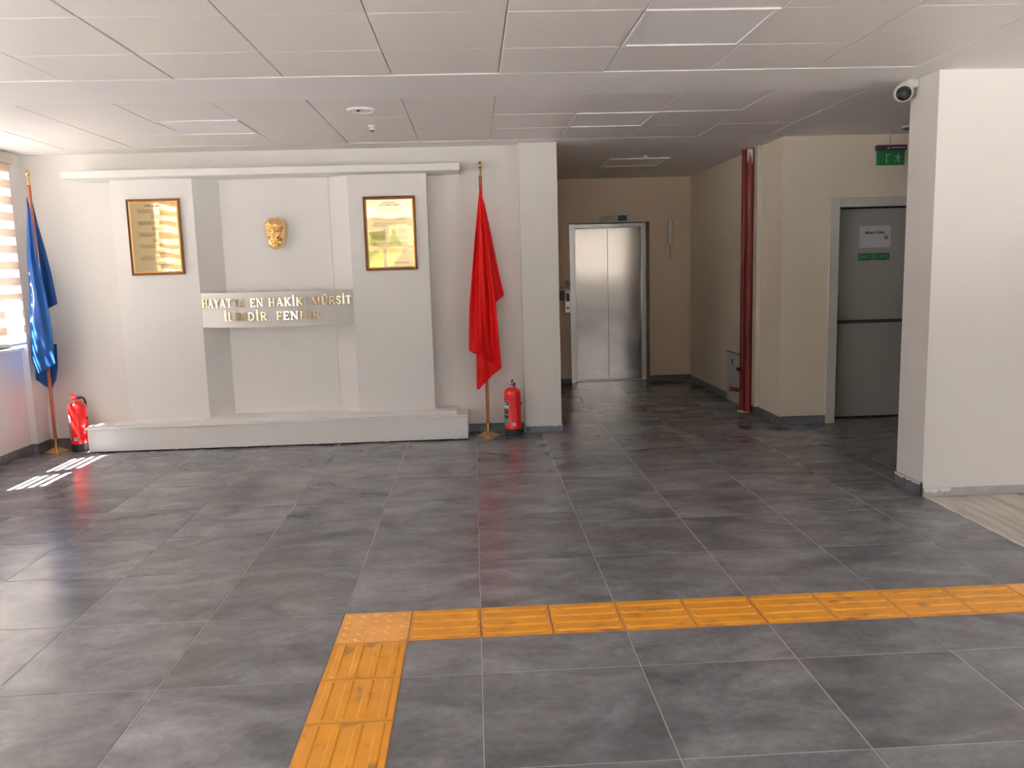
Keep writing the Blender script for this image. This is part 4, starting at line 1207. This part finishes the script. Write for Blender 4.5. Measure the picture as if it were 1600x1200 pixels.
# ---- things on the ceiling
t = thing('ceiling_speaker', 'round white ceiling speaker with a dark centre hole above the niche', 'speaker', (-.70, 2.30, CZ))
smooth_by_angle(MB().lathe([(.096, CZ-.0005), (.094, CZ-.012), (.082, CZ-.016), (.076, CZ-.010), (.01, CZ-.012)], 40, (-.70, 2.30, 0)).build('grille', 'white_metal', t), 25)
MB().lathe([(.012, CZ-.018), (.012, CZ-.0115)], 16, (-.715, 2.27, 0)).build('centre_hole', 'black', t)
def sprinkler(label, x, y, name='smoke_detector'):
    t = thing(name, label, 'detector', (x, y, CZ), 'small detectors on the ceiling')
    MB().lathe([(.030, CZ-.002), (.028, CZ-.010)], 20, (x, y, 0)).build('rosette', 'white_metal', t)
    MB().lathe([(.019, CZ-.010), (.019, CZ-.036)], 16, (x, y, 0)).build('body', 'white_plastic', t)
    MB().lathe([(.017, CZ-.0362), (.013, CZ-.046)], 14, (x, y, 0)).build('tip', 'bar_dark', t)
sprinkler('tiny white ceiling detector behind the round ceiling speaker', -.70, 2.92)
sprinkler('tiny white detector on the elevator corridor ceiling beside its light panel', 1.80, 4.97)
t = thing('smoke_detector', 'dark-bottomed detector on the ceiling just left of the right pillar', 'detector', (3.66, 3.40, CZ), 'small detectors on the ceiling')
MB().lathe([(.050, CZ-.003), (.048, CZ-.022)], 24, (3.68, 3.42, 0)).build('base', 'cord', t)
MB().lathe([(.044, CZ-.0222), (.030, CZ-.038)], 24, (3.68, 3.42, 0)).build('head', 'bar_dark', t)

# ---- yellow tactile paving
tp = thing('tactile_paving', 'yellow tactile guide strip turning a corner on the grey tiled floor', 'tactile paving', (0, -.15, 0))
TS = .2955
def tac_base(m='tactile'):
    b = MB(); b.box(-.146, .146, -.146, .146, 0, .0032, .0008); return b.build('tactile_tile', m, tp, origin=(0, 0, 0))
def bar_mesh(par, name='raised_bar', m='tactile'):
    b = MB(); bm = b.bm
    def rr(hw, hl, z, n=5):
        out = []
        for (cx, cy_, a0) in ((hl-hw, 0, -90), (-(hl-hw), 0, 90)):
            for k in range(n+1):
                a = math.radians(a0+180*k/n); out.append(bm.verts.new((cx+hw*math.cos(a), cy_+hw*math.sin(a), z)))
        return out
    r0, r1 = rr(.0165, .1375, 0), rr(.0105, .1315, .0045)
    n = len(r0)
    for k in range(n):
        j = (k+1) % n; bm.faces.new((r0[k], r0[j], r1[j], r1[k]))
    bm.faces.new(r1)
    return b.build(name, m, par, origin=(0, 0, 0), smooth=False)
first = None
off = Vector(tp.location)
cells = [(i*.3+.15-.3, -.15, 'H') for i in range(0, 9)]+[(-.45, -.45-.3*k, 'V') for k in range(0, 7)]
proto = None
for (x, y, ori) in cells:
    if proto is None:
        proto = tac_base(); proto.location = Vector((x, y, .0004))-off
        bars0 = []
        bb = bar_mesh(proto)
        for k in range(4):
            o = bb if k == 0 else bb.copy()
            if k: COL.objects.link(o)
            o.parent = proto; o.location = (0, -.1085+.0723*k, .0032); bars0.append(o)
        tl = proto
    else:
        tl = proto.copy(); COL.objects.link(tl); tl.parent = tp; tl.location = Vector((x, y, .0004))-off
        for o in bars0:
            c = o.copy(); COL.objects.link(c); c.parent = tl
    if ori == 'V': tl.rotation_euler = (0, 0, PI/2)
    tl.rotation_euler.z += random.uniform(-.004, .004)
def dome_tile(x, y):
    tl = tac_base('tactile_pale'); tl.location = Vector((x, y, .0004))-off
    d0 = None
    for i in range(5):
        for j in range(5):
            if d0 is None:
                b = MB(); b.lathe([(.0145, 0), (.012, .003), (.0085, .0045)], 14); d0 = b.build('raised_dome', 'tactile_pale', tl, origin=(0, 0, 0)); o = d0
            else: o = d0.copy(); COL.objects.link(o); o.parent = tl
            o.location = (-.118+.059*i, -.118+.059*j, .0032)
dome_tile(-.45, -.15); dome_tile(2.55, -.15)
b = MB()
b.box(-.6, 2.7, -.2995, -.0005, 0, .0018); b.box(-.5995, -.3005, -2.4, -.3, 0, .0018)
b.build('adhesive_bed', 'tactile_joint', tp)

# ---- outdoors seen in reflections and through the panes
o = MB().box(-60, 60, -60, 60, -.9, -.5).build('outdoor_ground', 'paving', kind='structure')
def tree(label, x, y, h, r):
    t = thing('tree', label, 'tree', (x, y, -.5), 'trees outside the windows')
    MB().tube([(x, y, -.5), (x+.1, y, h*.3), (x-.1, y+.1, h*.62)], [.18, .14, .08], 10).build('trunk', 'bark', t, smooth=True)
    b = MB()
    for k in range(9):
        c = Vector((x+random.uniform(-r, r)*.7, y+random.uniform(-r, r)*.7, h*.62+random.uniform(-.5, .9)*r))
        m_ = Matrix.Translation(c)
        bmesh.ops.create_icosphere(b.bm, subdivisions=3, radius=r*random.uniform(.45, .75), matrix=m_)
    for v in b.bm.verts: v.co += Vector((random.uniform(-1, 1), random.uniform(-1, 1), random.uniform(-1, 1)))*.07*r
    b.build('crown', 'foliage', t)
tree('leafy tree outside the glazed wall behind the camera, left of two', -4.5, -15.5, 4.2, 1.6)
tree('leafy tree outside the glazed wall behind the camera, right of two', 1.5, -17.5, 4.0, 1.5)
